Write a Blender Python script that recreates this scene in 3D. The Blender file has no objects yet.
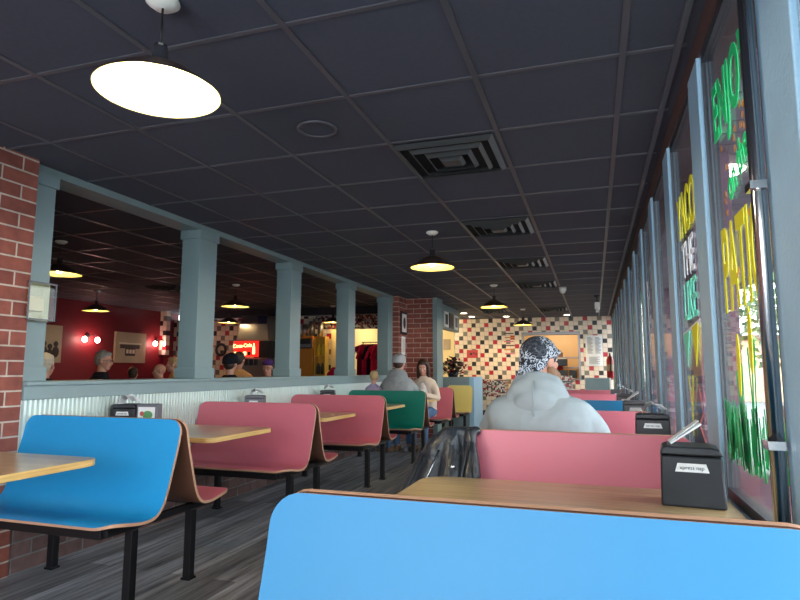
import bpy, bmesh, math, random
from mathutils import Vector, Matrix, Euler
random.seed(7)
S = bpy.context.scene
COL = S.collection
EYE = 1.18
CEIL = 2.48

def lin(c):
    c /= 255.0
    return c/12.92 if c <= .04045 else ((c+.055)/1.055)**2.4
def rgb(r, g, b): return (lin(r), lin(g), lin(b), 1)

# ------------------------------------------------------------ camera
cam = bpy.data.objects.new('camera', bpy.data.cameras.new('camera'))
COL.objects.link(cam)
cam.data.sensor_fit = 'HORIZONTAL'; cam.data.sensor_width = 36; cam.data.lens = 587/800*36
cam.data.clip_start = .05; cam.data.clip_end = 300
right = Vector((0.95016165, 0.31175129, 0.00199166))
up = Vector((0.03535369, -0.11409454, 0.99284065))
fwd = Vector((-0.30974659, 0.9432887, 0.11942982))
M = Matrix((right, up, -fwd)).transposed().to_4x4()
M.translation = Vector((0, 0, EYE))
cam.matrix_world = M
S.camera = cam

# ------------------------------------------------------------ world, exposure, daylight
S.view_settings.view_transform = 'Standard'
S.view_settings.look = 'None'
S.view_settings.gamma = 1
S.view_settings.use_curve_mapping = False
S.view_settings.exposure = 0.95
W = bpy.data.worlds.new('overcast_sky'); S.world = W; W.use_nodes = True
bg = W.node_tree.nodes['Background']
bg.inputs[0].default_value = (.86, .94, 1.0, 1); bg.inputs[1].default_value = 6.4

def area(name, loc, rot, sx, sy, power=0, color=(1, 1, 1), portal=False):
    l = bpy.data.lights.new(name, 'AREA'); l.shape = 'RECTANGLE'; l.size = sx; l.size_y = sy
    l.energy = power; l.color = color
    o = bpy.data.objects.new(name, l); o.location = loc; o.rotation_euler = rot; COL.objects.link(o)
    if portal: l.cycles.is_portal = True
    return o
# light portals in the window openings (they only guide the sampling of the sky)
area('daylight_portal', (.60, 5.6, 1.6), (0, math.radians(90), 0), 1.8, 18.4, portal=True)
area('daylight_portal', (-1.4, -3.25, 1.25), (math.radians(90), 0, 0), 3.4, 2.3, portal=True)

def point(name, loc, power, color, r=.04, parent=None):
    l = bpy.data.lights.new(name, 'POINT'); l.energy = power; l.color = color; l.shadow_soft_size = r
    o = bpy.data.objects.new(name, l); o.location = loc; COL.objects.link(o)
    if parent: o.parent = parent
    return o

# ------------------------------------------------------------ helpers
class MB:
    def __init__(s): s.v = []; s.f = []; s.m = []; s.sm = []
    def add(s, vs, fs, m=0, smooth=False):
        o = len(s.v); s.v += [tuple(v) for v in vs]
        for f in fs: s.f.append([i+o for i in f]); s.m.append(m); s.sm.append(smooth)
        return s
    def box(s, x0, x1, y0, y1, z0, z1, m=0, rot=None, piv=None):
        vs = [Vector((x, y, z)) for z in (z0, z1) for y in (y0, y1) for x in (x0, x1)]
        if rot:
            R = Euler(rot).to_matrix(); p = Vector(piv) if piv else Vector(((x0+x1)/2, (y0+y1)/2, (z0+z1)/2))
            vs = [R @ (v-p)+p for v in vs]
        return s.add(vs, [(0, 2, 3, 1), (4, 5, 7, 6), (0, 1, 5, 4), (2, 6, 7, 3), (0, 4, 6, 2), (1, 3, 7, 5)], m)
    def prism(s, poly, axis, a, b, m=0, m_top=None, m_side=None):
        def P(u, w, t):
            return {'X': (t, u, w), 'Y': (u, t, w), 'Z': (u, w, t)}[axis]
        n = len(poly)
        vs = [P(u, w, a) for u, w in poly]+[P(u, w, b) for u, w in poly]
        s.add(vs, [list(range(n))[::-1]], m)
        s.f.append([i+len(s.v)-n for i in range(n)]); s.m.append(m if m_top is None else m_top); s.sm.append(False)
        o = len(s.v)-2*n
        for i in range(n):
            j = (i+1) % n
            s.f.append([o+i, o+j, o+n+j, o+n+i]); s.m.append(m if m_side is None else m_side); s.sm.append(False)
        return s
    def lathe(s, prof, c=(0, 0, 0), seg=32, m=0):
        vs = []; fs = []
        for r, z in prof:
            for k in range(seg):
                a = 2*math.pi*k/seg
                vs.append((c[0]+r*math.cos(a), c[1]+r*math.sin(a), c[2]+z))
        for i in range(len(prof)-1):
            for k in range(seg):
                k2 = (k+1) % seg
                fs.append((i*seg+k, i*seg+k2, (i+1)*seg+k2, (i+1)*seg+k))
        return s.add(vs, fs, m, True)
    def tube(s, pts, r, seg=8, m=0):
        pts = [Vector(p) for p in pts]; vs = []; fs = []
        rs = r if isinstance(r, (list, tuple)) else [r]*len(pts)
        for i, p in enumerate(pts):
            d = (pts[min(i+1, len(pts)-1)]-pts[max(i-1, 0)]).normalized()
            u = d.orthogonal().normalized() if i == 0 else (u-d*u.dot(d)).normalized()
            w = d.cross(u)
            for k in range(seg):
                a = 2*math.pi*k/seg
                vs.append(p+(u*math.cos(a)+w*math.sin(a))*rs[i])
        for i in range(len(pts)-1):
            for k in range(seg):
                k2 = (k+1) % seg
                fs.append((i*seg+k, i*seg+k2, (i+1)*seg+k2, (i+1)*seg+k))
        fs.append(tuple(range(seg))[::-1]); fs.append(tuple((len(pts)-1)*seg+k for k in range(seg)))
        return s.add(vs, fs, m, True)
    def ell(s, c, r, rot=None, m=0, seg=20, ring=12):
        c = Vector(c); R = Euler(rot).to_matrix() if rot else Matrix.Identity(3)
        if not isinstance(r, (list, tuple)): r = (r, r, r)
        vs = [c+R @ Vector((0, 0, r[2]))]
        for i in range(1, ring):
            t = math.pi*i/ring
            for k in range(seg):
                a = 2*math.pi*k/seg
                vs.append(c+R @ Vector((r[0]*math.sin(t)*math.cos(a), r[1]*math.sin(t)*math.sin(a), r[2]*math.cos(t))))
        vs.append(c+R @ Vector((0, 0, -r[2]))); fs = []
        for k in range(seg):
            k2 = (k+1) % seg
            fs.append((0, 1+k, 1+k2))
            for i in range(ring-2):
                fs.append((1+i*seg+k, 1+(i+1)*seg+k, 1+(i+1)*seg+k2, 1+i*seg+k2))
            fs.append((len(vs)-1, 1+(ring-2)*seg+k2, 1+(ring-2)*seg+k))
        return s.add(vs, fs, m, True)
    def limb(s, pts, m=0):
        for p, r in pts: s.ell(p, r, m=m, seg=14, ring=8)
        for (p, r), (q, t) in zip(pts, pts[1:]): s.tube([p, q], [r, t], 14, m)
        return s
    def build(s, name, mats, parent=None, bevel=0, loc=None, rot=None):
        me = bpy.data.meshes.new(name); me.from_pydata(s.v, [], s.f)
        if not isinstance(mats, (list, tuple)): mats = [mats]
        for m in mats: me.materials.append(m)
        me.polygons.foreach_set('material_index', s.m); me.polygons.foreach_set('use_smooth', s.sm)
        bm = bmesh.new(); bm.from_mesh(me); bmesh.ops.recalc_face_normals(bm, faces=bm.faces); bm.to_mesh(me); bm.free()
        me.update()
        o = bpy.data.objects.new(name, me); COL.objects.link(o)
        if parent: o.parent = parent
        if loc: o.location = loc
        if rot: o.rotation_euler = rot
        if bevel:
            b = o.modifiers.new('bevel', 'BEVEL'); b.width = bevel; b.segments = 2; b.limit_method = 'ANGLE'
        return o

def tag(o, label=None, cat=None, group=None, kind=None):
    if label: o['label'] = label
    if cat: o['category'] = cat
    if group: o['group'] = group
    if kind: o['kind'] = kind
    return o
def empty(name, loc, rz=0, label=None, cat=None, group=None):
    o = bpy.data.objects.new(name, None); o.empty_display_size = .1; COL.objects.link(o)
    o.location = loc; o.rotation_euler = (0, 0, rz)
    return tag(o, label, cat, group)
def struct(o, label=None):
    o['kind'] = 'structure'
    if label: o['label'] = label
    return o

# ------------------------------------------------------------ materials
def mat(name, col, rough=.5, metal=0, spec=.5, emit=None, es=0, noise=0, nscale=8, bump=0, bscale=60, coat=0, alpha=1):
    m = bpy.data.materials.new(name); m.use_nodes = True; nt = m.node_tree; N = nt.nodes; L = nt.links
    b = N['Principled BSDF']
    b.inputs['Base Color'].default_value = col; b.inputs['Roughness'].default_value = rough
    b.inputs['Metallic'].default_value = metal; b.inputs['Specular IOR Level'].default_value = spec
    if coat: b.inputs['Coat Weight'].default_value = coat; b.inputs['Coat Roughness'].default_value = .12
    if emit: b.inputs['Emission Color'].default_value = emit; b.inputs['Emission Strength'].default_value = es
    if alpha < 1: b.inputs['Alpha'].default_value = alpha
    tc = N.new('ShaderNodeTexCoord')
    n = N.new('ShaderNodeTexNoise'); n.inputs['Scale'].default_value = nscale; n.inputs['Detail'].default_value = 5
    L.new(tc.outputs['Object'], n.inputs['Vector'])
    mx = N.new('ShaderNodeMix'); mx.data_type = 'RGBA'; mx.blend_type = 'MULTIPLY'
    mx.inputs[0].default_value = noise if noise else .06
    mx.inputs[6].default_value = col
    L.new(n.outputs['Fac'], mx.inputs[7])
    sc = N.new('ShaderNodeMix'); sc.data_type = 'RGBA'; sc.blend_type = 'MULTIPLY'; sc.inputs[0].default_value = 1
    g = 1+.5*(noise if noise else .06); sc.inputs[7].default_value = (g, g, g, 1)
    L.new(mx.outputs[2], sc.inputs[6]); L.new(sc.outputs[2], b.inputs['Base Color'])
    if bump:
        n2 = N.new('ShaderNodeTexNoise'); n2.inputs['Scale'].default_value = bscale; n2.inputs['Detail'].default_value = 4
        L.new(tc.outputs['Object'], n2.inputs['Vector'])
        bu = N.new('ShaderNodeBump'); bu.inputs['Strength'].default_value = bump; bu.inputs['Distance'].default_value = .01
        L.new(n2.outputs['Fac'], bu.inputs['Height']); L.new(bu.outputs['Normal'], b.inputs['Normal'])
    return m

def swiz(nt, a, bx):
    """object coordinates -> (a,b,0)"""
    N = nt.nodes; L = nt.links
    tc = N.new('ShaderNodeTexCoord'); sp = N.new('ShaderNodeSeparateXYZ'); cb = N.new('ShaderNodeCombineXYZ')
    L.new(tc.outputs['Object'], sp.inputs[0]); L.new(sp.outputs[a], cb.inputs[0]); L.new(sp.outputs[bx], cb.inputs[1])
    return sp, cb

def brick_mat(name, a, bx='Z', c1=rgb(122, 64, 54), c2=rgb(148, 82, 68), mortar=rgb(186, 170, 156), dusty=0):
    m = bpy.data.materials.new(name); m.use_nodes = True; nt = m.node_tree; N = nt.nodes; L = nt.links
    b = N['Principled BSDF']; b.inputs['Roughness'].default_value = .85
    sp, cb = swiz(nt, a, bx)
    br = N.new('ShaderNodeTexBrick'); br.inputs['Scale'].default_value = 1
    br.inputs['Brick Width'].default_value = .255; br.inputs['Row Height'].default_value = .088
    br.inputs['Mortar Size'].default_value = .006; br.inputs['Mortar Smooth'].default_value = .3
    br.inputs['Color1'].default_value = c1; br.inputs['Color2'].default_value = c2; br.inputs['Mortar'].default_value = mortar
    L.new(cb.outputs[0], br.inputs['Vector'])
    n = N.new('ShaderNodeTexNoise'); n.inputs['Scale'].default_value = 14; n.inputs['Detail'].default_value = 8
    L.new(cb.outputs[0], n.inputs['Vector'])
    mx = N.new('ShaderNodeMix'); mx.data_type = 'RGBA'; mx.blend_type = 'OVERLAY'; mx.inputs[0].default_value = .5
    L.new(br.outputs['Color'], mx.inputs[6]); L.new(n.outputs['Fac'], mx.inputs[7]); L.new(mx.outputs[2], b.inputs['Base Color'])
    bu = N.new('ShaderNodeBump'); bu.inputs['Strength'].default_value = .6; bu.inputs['Distance'].default_value = .006; bu.invert = True
    L.new(br.outputs['Fac'], bu.inputs['Height']); L.new(bu.outputs['Normal'], b.inputs['Normal'])
    return m

def checker_mat(name, a, tile=.108, base=(228, 212, 192)):
    """white square tiles with red, grey and black ones on diagonals"""
    m = bpy.data.materials.new(name); m.use_nodes = True; nt = m.node_tree; N = nt.nodes; L = nt.links
    b = N['Principled BSDF']; b.inputs['Roughness'].default_value = .3
    sp, cb = swiz(nt, a, 'Z')
    def mth(op, x, y=None, z=None):
        n = N.new('ShaderNodeMath'); n.operation = op
        for i, q in enumerate((x, y, z)):
            if q is None: continue
            if isinstance(q, (int, float)): n.inputs[i].default_value = q
            else: L.new(q, n.inputs[i])
        return n.outputs[0]
    u = mth('DIVIDE', sp.outputs[a], tile); w = mth('DIVIDE', sp.outputs['Z'], tile)
    ci = mth('FLOOR', u); ri = mth('FLOOR', w)
    d = mth('SUBTRACT', ci, ri)                # diagonal: colored where (c-r) mod 3 == 0
    md = mth('FLOORED_MODULO', d, 3)
    on = mth('LESS_THAN', md, .5)
    q = mth('DIVIDE', d, 3)
    k = mth('FLOORED_MODULO', mth('ADD', mth('FLOOR', mth('ADD', q, .01)), mth('MULTIPLY', ri, 2)), 3)
    isred = mth('LESS_THAN', k, .5); isblk = mth('GREATER_THAN', k, 1.5)
    def mix(f, A, B):
        x = N.new('ShaderNodeMix'); x.data_type = 'RGBA'
        L.new(f, x.inputs[0])
        for i, q in ((6, A), (7, B)):
            if isinstance(q, tuple): x.inputs[i].default_value = q
            else: L.new(q, x.inputs[i])
        return x.outputs[2]
    c = mix(isred, rgb(120, 112, 100), rgb(178, 28, 44)); c = mix(isblk, c, rgb(34, 30, 32))
    c = mix(on, rgb(*base), c)
    fu = mth('FRACT', u); fw = mth('FRACT', w)
    e = mth('MINIMUM', mth('MINIMUM', fu, mth('SUBTRACT', 1, fu)), mth('MINIMUM', fw, mth('SUBTRACT', 1, fw)))
    gr = mth('LESS_THAN', e, .035)
    c = mix(gr, c, rgb(176, 165, 152))
    L.new(c, b.inputs['Base Color'])
    return m

def mosaic_mat(name, a):
    m = bpy.data.materials.new(name); m.use_nodes = True; nt = m.node_tree; N = nt.nodes; L = nt.links
    b = N['Principled BSDF']; b.inputs['Roughness'].default_value = .3
    sp, cb = swiz(nt, a, 'Z')
    sc = N.new('ShaderNodeVectorMath'); sc.operation = 'SCALE'; sc.inputs[3].default_value = 1/.03; L.new(cb.outputs[0], sc.inputs[0])
    fl = N.new('ShaderNodeVectorMath'); fl.operation = 'FLOOR'; L.new(sc.outputs[0], fl.inputs[0])
    wn = N.new('ShaderNodeTexWhiteNoise'); L.new(fl.outputs[0], wn.inputs['Vector'])
    cr = N.new('ShaderNodeValToRGB'); cr.color_ramp.interpolation = 'CONSTANT'
    e = cr.color_ramp.elements; e[0].position = 0; e[0].color = rgb(205, 195, 182); e[1].position = .38; e[1].color = rgb(165, 40, 50)
    for p, c in ((.62, rgb(40, 36, 38)), (.85, rgb(125, 115, 105))):
        x = e.new(p); x.color = c
    L.new(wn.outputs['Value'], cr.inputs[0]); L.new(cr.outputs[0], b.inputs['Base Color'])
    return m

def wood_mat(name, c1, c2, axis='X', scale=(1.5, 40, 40), rough=.35, plank=None, coat=0):
    m = bpy.data.materials.new(name); m.use_nodes = True; nt = m.node_tree; N = nt.nodes; L = nt.links
    b = N['Principled BSDF']; b.inputs['Roughness'].default_value = rough
    if coat: b.inputs['Coat Weight'].default_value = coat; b.inputs['Coat Roughness'].default_value = .1
    tc = N.new('ShaderNodeTexCoord'); mp = N.new('ShaderNodeMapping'); mp.inputs['Scale'].default_value = scale
    L.new(tc.outputs['Object'], mp.inputs[0])
    n = N.new('ShaderNodeTexNoise'); n.inputs['Scale'].default_value = 1; n.inputs['Detail'].default_value = 8; n.inputs['Roughness'].default_value = .7
    L.new(mp.outputs[0], n.inputs['Vector'])
    cr = N.new('ShaderNodeValToRGB'); e = cr.color_ramp.elements
    e[0].position = .32; e[0].color = c1; e[1].position = .68; e[1].color = c2
    L.new(n.outputs['Fac'], cr.inputs[0])
    out = cr.outputs[0]
    if plank:
        sp, cb = swiz(nt, 'Y', 'X')
        br = N.new('ShaderNodeTexBrick'); br.inputs['Scale'].default_value = 1
        br.inputs['Brick Width'].default_value = plank[0]; br.inputs['Row Height'].default_value = plank[1]
        br.inputs['Mortar Size'].default_value = .0015; br.inputs['Bias'].default_value = 0
        br.inputs['Color1'].default_value = (.55, .55, .55, 1); br.inputs['Color2'].default_value = (1.25, 1.25, 1.25, 1); br.inputs['Mortar'].default_value = (.2, .2, .2, 1)
        L.new(cb.outputs[0], br.inputs['Vector'])
        mx = N.new('ShaderNodeMix'); mx.data_type = 'RGBA'; mx.blend_type = 'MULTIPLY'; mx.inputs[0].default_value = 1
        L.new(out, mx.inputs[6]); L.new(br.outputs['Color'], mx.inputs[7]); out = mx.outputs[2]
    L.new(out, b.inputs['Base Color'])
    return m

def glass_mat(name, tint=(.96, .97, .97, 1), refl=.45):
    m = bpy.data.materials.new(name); m.use_nodes = True; nt = m.node_tree; N = nt.nodes; L = nt.links
    N.remove(N['Principled BSDF'])
    t = N.new('ShaderNodeBsdfTransparent'); t.inputs[0].default_value = tint
    g = N.new('ShaderNodeBsdfGlossy'); g.inputs['Roughness'].default_value = .02
    ge = N.new('ShaderNodeNewGeometry'); dt = N.new('ShaderNodeVectorMath'); dt.operation = 'DOT_PRODUCT'
    L.new(ge.outputs['Normal'], dt.inputs[0]); L.new(ge.outputs['Incoming'], dt.inputs[1])
    def mm(op, a, b_=None):
        n = N.new('ShaderNodeMath'); n.operation = op; n.use_clamp = op == 'SUBTRACT'
        for i, q in enumerate((a, b_)):
            if q is None: continue
            if isinstance(q, (int, float)): n.inputs[i].default_value = q
            else: L.new(q, n.inputs[i])
        return n.outputs[0]
    fr = mm('ADD', mm('MULTIPLY', mm('POWER', mm('SUBTRACT', 1, mm('ABSOLUTE', dt.outputs['Value'])), 5), refl), .02)
    x = N.new('ShaderNodeMixShader')
    L.new(fr, x.inputs[0]); L.new(t.outputs[0], x.inputs[1]); L.new(g.outputs[0], x.inputs[2])
    L.new(x.outputs[0], N['Material Output'].inputs[0])
    return m

M_ceil = mat('ceiling_tile', rgb(73, 76, 90), .8, noise=.25, nscale=40, bump=.15, bscale=300)
M_grid = mat('grid_metal', rgb(92, 92, 100), .35, .2)
M_grey = mat('blue_grey_paint', rgb(126, 146, 148), .45, noise=.12, nscale=5)
M_mull = mat('window_paint', rgb(160, 196, 220), .5, noise=.15, nscale=9, bump=.25, bscale=70)
M_dark = mat('dark_trim', rgb(50, 52, 58), .4)
M_brown_trim = mat('brown_trim', rgb(88, 62, 58), .6)
M_corr = mat('galvanised_sheet', rgb(222, 234, 230), .3, .4, noise=.15, nscale=4)
M_brickY = brick_mat('red_brick_side', 'Y')
M_brickX = brick_mat('red_brick_front', 'X')
M_brickD = brick_mat('dark_brick', 'Y', c1=rgb(92, 68, 66), c2=rgb(118, 90, 86), mortar=rgb(120, 116, 114))  # darker, greyer brick and mortar than the pier
M_redwall = mat('dark_red_paint', rgb(116, 20, 34), .55, noise=.12, nscale=3)
M_checkX = checker_mat('checker_tile', 'X')
M_mosaicX = mosaic_mat('mosaic_tile', 'X')
M_cream = mat('cream_paint', rgb(236, 214, 160), .6)
M_floor = wood_mat('vinyl_plank', rgb(66, 69, 74), rgb(190, 195, 202), scale=(22, 1.1, 1), rough=.42, plank=(1.2, .15))
M_blackmetal = mat('black_steel', rgb(20, 20, 24), .4, .3)
M_porchglow = mat('porch_lamp_glow', (1, .95, .8, 1), .5, emit=(1, .93, .75, 1), es=9)
M_tan = mat('laminate_edge', rgb(196, 150, 122), .5)
M_veneer = mat('brown_backing', rgb(98, 62, 46), .55, noise=.15, nscale=20)
LAM = {
    'blue': mat('blue_laminate', rgb(34, 123, 170), .5, noise=.08, nscale=3),
    'deepblue': mat('blue_laminate_lifted', rgb(22, 140, 200), .42, noise=.08, nscale=3),  # blue with its colour lifted to make up for weak light on the left
    'red': mat('red_laminate', rgb(206, 108, 124), .42, noise=.10, nscale=3),
    'green': mat('green_laminate', rgb(14, 122, 104), .4, noise=.08, nscale=3),
    'yellow': mat('yellow_laminate', rgb(236, 212, 124), .4, noise=.08, nscale=3),
}
M_table = wood_mat('oak_laminate', rgb(142, 114, 78), rgb(205, 178, 132), scale=(1.6, 95, 5), rough=.3, coat=.3)
M_tedge = wood_mat('oak_edge', rgb(190, 146, 80), rgb(226, 190, 120), scale=(2, 3, 60), rough=.4)
M_glass = glass_mat('window_glass')
M_chrome = mat('chrome', rgb(190, 190, 192), .18, 1)
M_steel = mat('brushed_steel', rgb(150, 145, 145), .35, .9)
M_white = mat('white_enamel', rgb(238, 236, 228), .4)
M_bronze = mat('bronze_enamel', rgb(66, 48, 40), .35, .3)
M_shade_in = mat('shade_lining', rgb(250, 232, 150), .5)
M_bulb = mat('bulb_glow', (1, .85, .55, 1), .5, emit=(1, .78, .42, 1), es=30)
M_bulb2 = mat('bulb_glow_soft', (1, .85, .7, 1), .5, emit=(1, .62, .5, 1), es=14)
M_blackpl = mat('black_plastic', rgb(32, 35, 42), .38, noise=.1)
M_greypl = mat('grey_plastic', rgb(98, 100, 108), .4)
M_paper = mat('white_paper', rgb(232, 234, 236), .8)
M_ink = mat('dark_ink', rgb(60, 60, 66), .7)
M_ventmetal = mat('vent_metal', rgb(92, 96, 98), .3, .6)
M_ventdark = mat('vent_dark_plate', rgb(14, 14, 16), .8)

# ------------------------------------------------------------ setting
XL, XR = -3.24, .42          # knee wall face, window wall face
Y0, Y1 = -3.2, 14.7
BX = -9.15                    # red wall of the second room
BY = 11.2                     # far wall of the second room
struct(MB().box(BX-.2, XR+.6, Y0-.2, Y1+3, -.1, 0).build('floor', M_floor))
struct(MB().box(BX-.2, XR+.25, Y0-.2, Y1+3, CEIL, CEIL+.08).build('ceiling', M_ceil))
g = MB()
x = .158
while x > BX:
    g.box(x-.013, x+.013, Y0, Y1, CEIL-.007, CEIL+.002); x -= .615
y = 3.07-.615*10
while y < Y1:
    g.box(BX, XR-.02, y-.011, y+.011, CEIL-.005, CEIL+.002); y += .615
g.box(.352, .376, Y0, Y1, CEIL-.02, CEIL+.002)
struct(g.build('trim_1', M_grid), 'suspended ceiling grid bars')

# left brick pier + half wall between the rooms
struct(MB().box(-3.50, -3.24, Y0, 2.655, 0, CEIL-.001).build('wall_left', M_brickY))
b = MB().box(-3.46, -3.25, 2.655, 9.66, 0, .45, 0).box(-3.45, -3.26, 2.655, 9.66, .45, 1.0, 0)
struct(b.build('wall_half', M_brickD))
# corrugated metal facing with real ribs
c = MB(); n = int((9.66-2.66)/.034*4); vs = []
for i in range(n+1):
    yy = 2.66+(i//4)*.034+(0, .013, .017, .030)[i % 4]; dx = (.0, .0, .018, .018)[i % 4]
    vs += [(-3.258+dx, yy, .45), (-3.258+dx+.002, yy, 1.0)]
c.add(vs, [(2*i, 2*i+2, 2*i+3, 2*i+1) for i in range(n)], 0, False)
struct(c.build('trim_2', M_corr), 'corrugated metal facing of the half wall')
c = MB().box(-3.47, -3.225, 2.66, 9.66, 1.0, 1.085).box(-3.50, -3.205, 2.66, 9.68, 1.085, 1.11)
struct(c.build('trim_3', M_grey, bevel=.004), 'blue grey fascia board and cap of the half wall')
struct(MB().box(-3.50, -3.30, 2.66, 9.66, 2.43, CEIL-.001).build('beam_1', M_grey), 'painted beam over the columns')
for i, yc in enumerate((2.75, 4.455, 6.13, 7.82, 9.52)):
    w = .095 if i == 0 else .125
    if i == 0: ya, yb = 2.66, 2.84
    else: ya, yb = yc-w, yc+w
    e = 0 if i == 0 else .014
    k = MB().box(-3.49, -3.30, ya, yb, 1.11, 2.43)
    k.box(-3.504, -3.286, ya-e, yb+.014, 1.11, 1.20).box(-3.504, -3.286, ya-e, yb+.014, 2.35, 2.43)
    struct(k.build('column_%d' % (i+1), M_grey, bevel=.003))

# brick corner and the front of the shop
struct(MB().box(-3.50, -3.20, 9.66, 10.1, 0, CEIL-.001).build('wall_corner', M_brickY))
struct(MB().box(-3.50, -2.70, 10.1, 10.45, 0, CEIL-.001).build('wall_pier', M_brickX))
struct(MB().box(-2.70, -2.62, 10.09, 10.5, 0, CEIL-.001).build('trim_4', M_grey), 'grey corner post of the brick pier')
# header with pictures over the shop opening
struct(MB().box(-2.86, -2.75, 10.5, 12.5, 2.0, CEIL-.001).build('wall_header', M_grey))

# far wall with a kitchen pass
def wall_hole(name, mt, x0, x1, y0, y1, hx0, hx1, hz0, hz1, top=CEIL-.001):
    return struct(MB().box(x0, hx0, y0, y1, 0, top).box(hx1, x1, y0, y1, 0, top).box(hx0, hx1, y0, y1, hz1, top).box(hx0, hx1, y0, y1, 0, hz0).build(name, mt))
wall_hole('wall_back', M_checkX, -4.9, XR+.2, Y1, Y1+.15, -1.62, -.34, 1.0, 2.05)
k = MB()
for (a, b_, c_, d) in ((-1.67, -.29, 2.05, 2.12), (-1.67, -.29, .96, 1.0)): k.box(a, b_, Y1-.03, Y1+.16, c_, d)
k.box(-1.67, -1.62, Y1-.03, Y1+.16, 1.0, 2.05).box(-.34, -.29, Y1-.03, Y1+.16, 1.0, 2.05)
struct(k.build('trim_5', M_steel, bevel=.004), 'steel frame of the kitchen pass')
# kitchen behind the pass
M_kit = mat('kitchen_wall', rgb(210, 176, 130), .5)
k = MB().box(-3.2, .4, Y1+2.6, Y1+2.7, 0, CEIL).box(-3.3, -3.2, Y1+.15, Y1+2.7, 0, CEIL).box(.4, .5, Y1+.15, Y1+2.7, 0, CEIL)
struct(k.build('wall_kitchen', M_kit))
point('kitchen_lamp', (-.9, Y1+1.2, 2.3), 45, (1, .78, .5), .15)

# second room
struct(MB().box(BX-.15, BX, Y0, BY+.15, 0, CEIL-.001).build('wall_red', M_redwall))
wall_hole('wall_checker', M_checkX, BX, -3.5, BY, BY+.12, -4.72, -3.75, 0, 2.03, top=2.32)
struct(MB().box(-8.3, -3.5, BY-.22, BY-.01, 2.32, CEIL-.001).build('wall_soffit', M_dark))
struct(MB().box(-5.55, -3.55, BY-.012, BY-.001, 2.04, 2.319).build('trim_6', M_mosaicX), 'mosaic tile band over the shop opening')
struct(MB().box(BX, -8.98, 10.74, 10.86, 1.52, CEIL-.002).build('trim_7', M_checkX), 'strip of checker tile beside the red wall')
struct(MB().box(BX, -8.2, 10.87, 11.19, 0, 1.5).build('trim_8', M_redwall), 'dark red lower wall in the corner')
struct(MB().box(BX, -3.5, Y0-.15, Y0, 0, CEIL-.001).build('wall_rear', M_redwall))
# shop behind the openings
k = MB().box(-5.0, -4.9, BY+.12, Y1+.15, 0, CEIL-.001)
struct(k.build('wall_shop', M_cream))
struct(MB().box(-4.9, -3.36, Y1-.03, Y1-.001, 0, CEIL-.001).build('wall_shop_back', M_cream))
point('shop_lamp', (-4.1, 12.4, 2.3), 26, (1, .8, .48), .12)
point('shop_lamp', (-3.6, 13.6, 2.3), 13, (1, .8, .48), .12)

# rear wall behind the camera with daylight windows
k = MB().box(-3.5, -3.1, Y0-.15, Y0, 0, CEIL-.001).box(.3, .67, Y0-.15, Y0, 0, CEIL-.001).box(-3.1, .3, Y0-.15, Y0, 0, .12).box(-3.1, .3, Y0-.15, Y0, 2.4, CEIL-.001)
struct(k.build('wall_front', M_grey))
k = MB()
for xx in (-3.1, -1.97, -.84, .24): k.box(xx, xx+.06, Y0-.1, Y0-.02, .12, 2.4)
wf = struct(k.build('window_30', M_mull))
MB().box(-3.1, .3, Y0-.07, Y0-.06, .12, 2.4).build('glass_pane', M_glass, wf)

# window wall
SILL = .72
PITCH = .965
struct(MB().box(XR, XR+.06, Y0, Y1, 0, SILL).build('wall_right', M_mull))
struct(MB().box(XR-.005, XR+.06, Y0, Y1, SILL, SILL+.025).build('sill_1', M_mull, bevel=.004))
struct(MB().box(XR+.002, XR+.2, Y0, Y1, CEIL-.1, CEIL-.001).build('trim_9', M_brown_trim), 'brown header above the windows')
GX = XR+.018
ys = [2.385+PITCH*i-(.075 if i == -1 else 0) for i in range(-5, 13)]
for i, yp in enumerate(ys):
    k = MB().box(XR-.005, XR+.040, yp, yp+.215, SILL+.025, CEIL-.1)
    k.box(XR+.004, XR+.035, yp+.222, yp+.275, SILL+.025, CEIL-.1)
    k.box(XR+.008, XR+.035, yp-.018, yp-.002, SILL+.025, CEIL-.1)
    struct(k.build('column_%d' % (i+6), M_mull, bevel=.004))
wins = []
for i, yp in enumerate(ys[:-1]):
    ya, yb = yp+.28, ys[i+1]-.022
    k = MB().box(GX-.01, GX+.03, ya, yb, SILL+.025, SILL+.06).box(GX-.01, GX+.03, ya, yb, CEIL-.14, CEIL-.10)
    k.box(GX-.01, GX+.03, ya, ya+.012, SILL+.06, CEIL-.14).box(GX-.01, GX+.03, yb-.012, yb, SILL+.06, CEIL-.14)
    w = struct(k.build('window_%d' % (i+1), M_dark)); wins.append((w, ya, yb))
    MB().box(GX-.003, GX+.003, ya+.012, yb-.012, SILL+.06, CEIL-.14).build('glass_pane', M_glass, w)

# dark baseboard band under half wall and along far wall
struct(MB().box(-2.6, XR, Y1-.02, Y1-.001, 0, .12).build('baseboard_back', M_dark))

# ------------------------------------------------------------ outside
M_maroon = mat('maroon_paint', rgb(104, 30, 42), .6, noise=.1)
M_mauve = mat('mauve_siding', rgb(112, 86, 100), .7, noise=.12, nscale=6)
M_soffit = mat('porch_soffit', rgb(140, 126, 136), .7)
M_asph = mat('asphalt', rgb(78, 78, 80), .9, noise=.3)
struct(MB().box(XR+.21, 60, -30, 80, -.25, -.15).build('ground_1', M_asph))
k = MB()
for i in range(90): k.box(XR+.22, 2.4, -4+i*.2, -4+i*.2+.185, 2.66, 2.69)
k.box(XR+.22, 2.4, -4, 14, 2.69, 2.75).box(2.4, 2.5, -4, 14, 2.6, 2.9)
struct(k.build('roof_1', M_soffit), 'porch roof outside the windows')
k = MB().lathe([(0, -.03), (.10, -.025), (.14, 0), (0, 0)], seg=28)
tag(k.build('porch_lamp', M_porchglow, loc=(.97, 4.75, 2.655)), 'round glowing porch lamp on the soffit outside the painted window', 'lamp')
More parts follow.
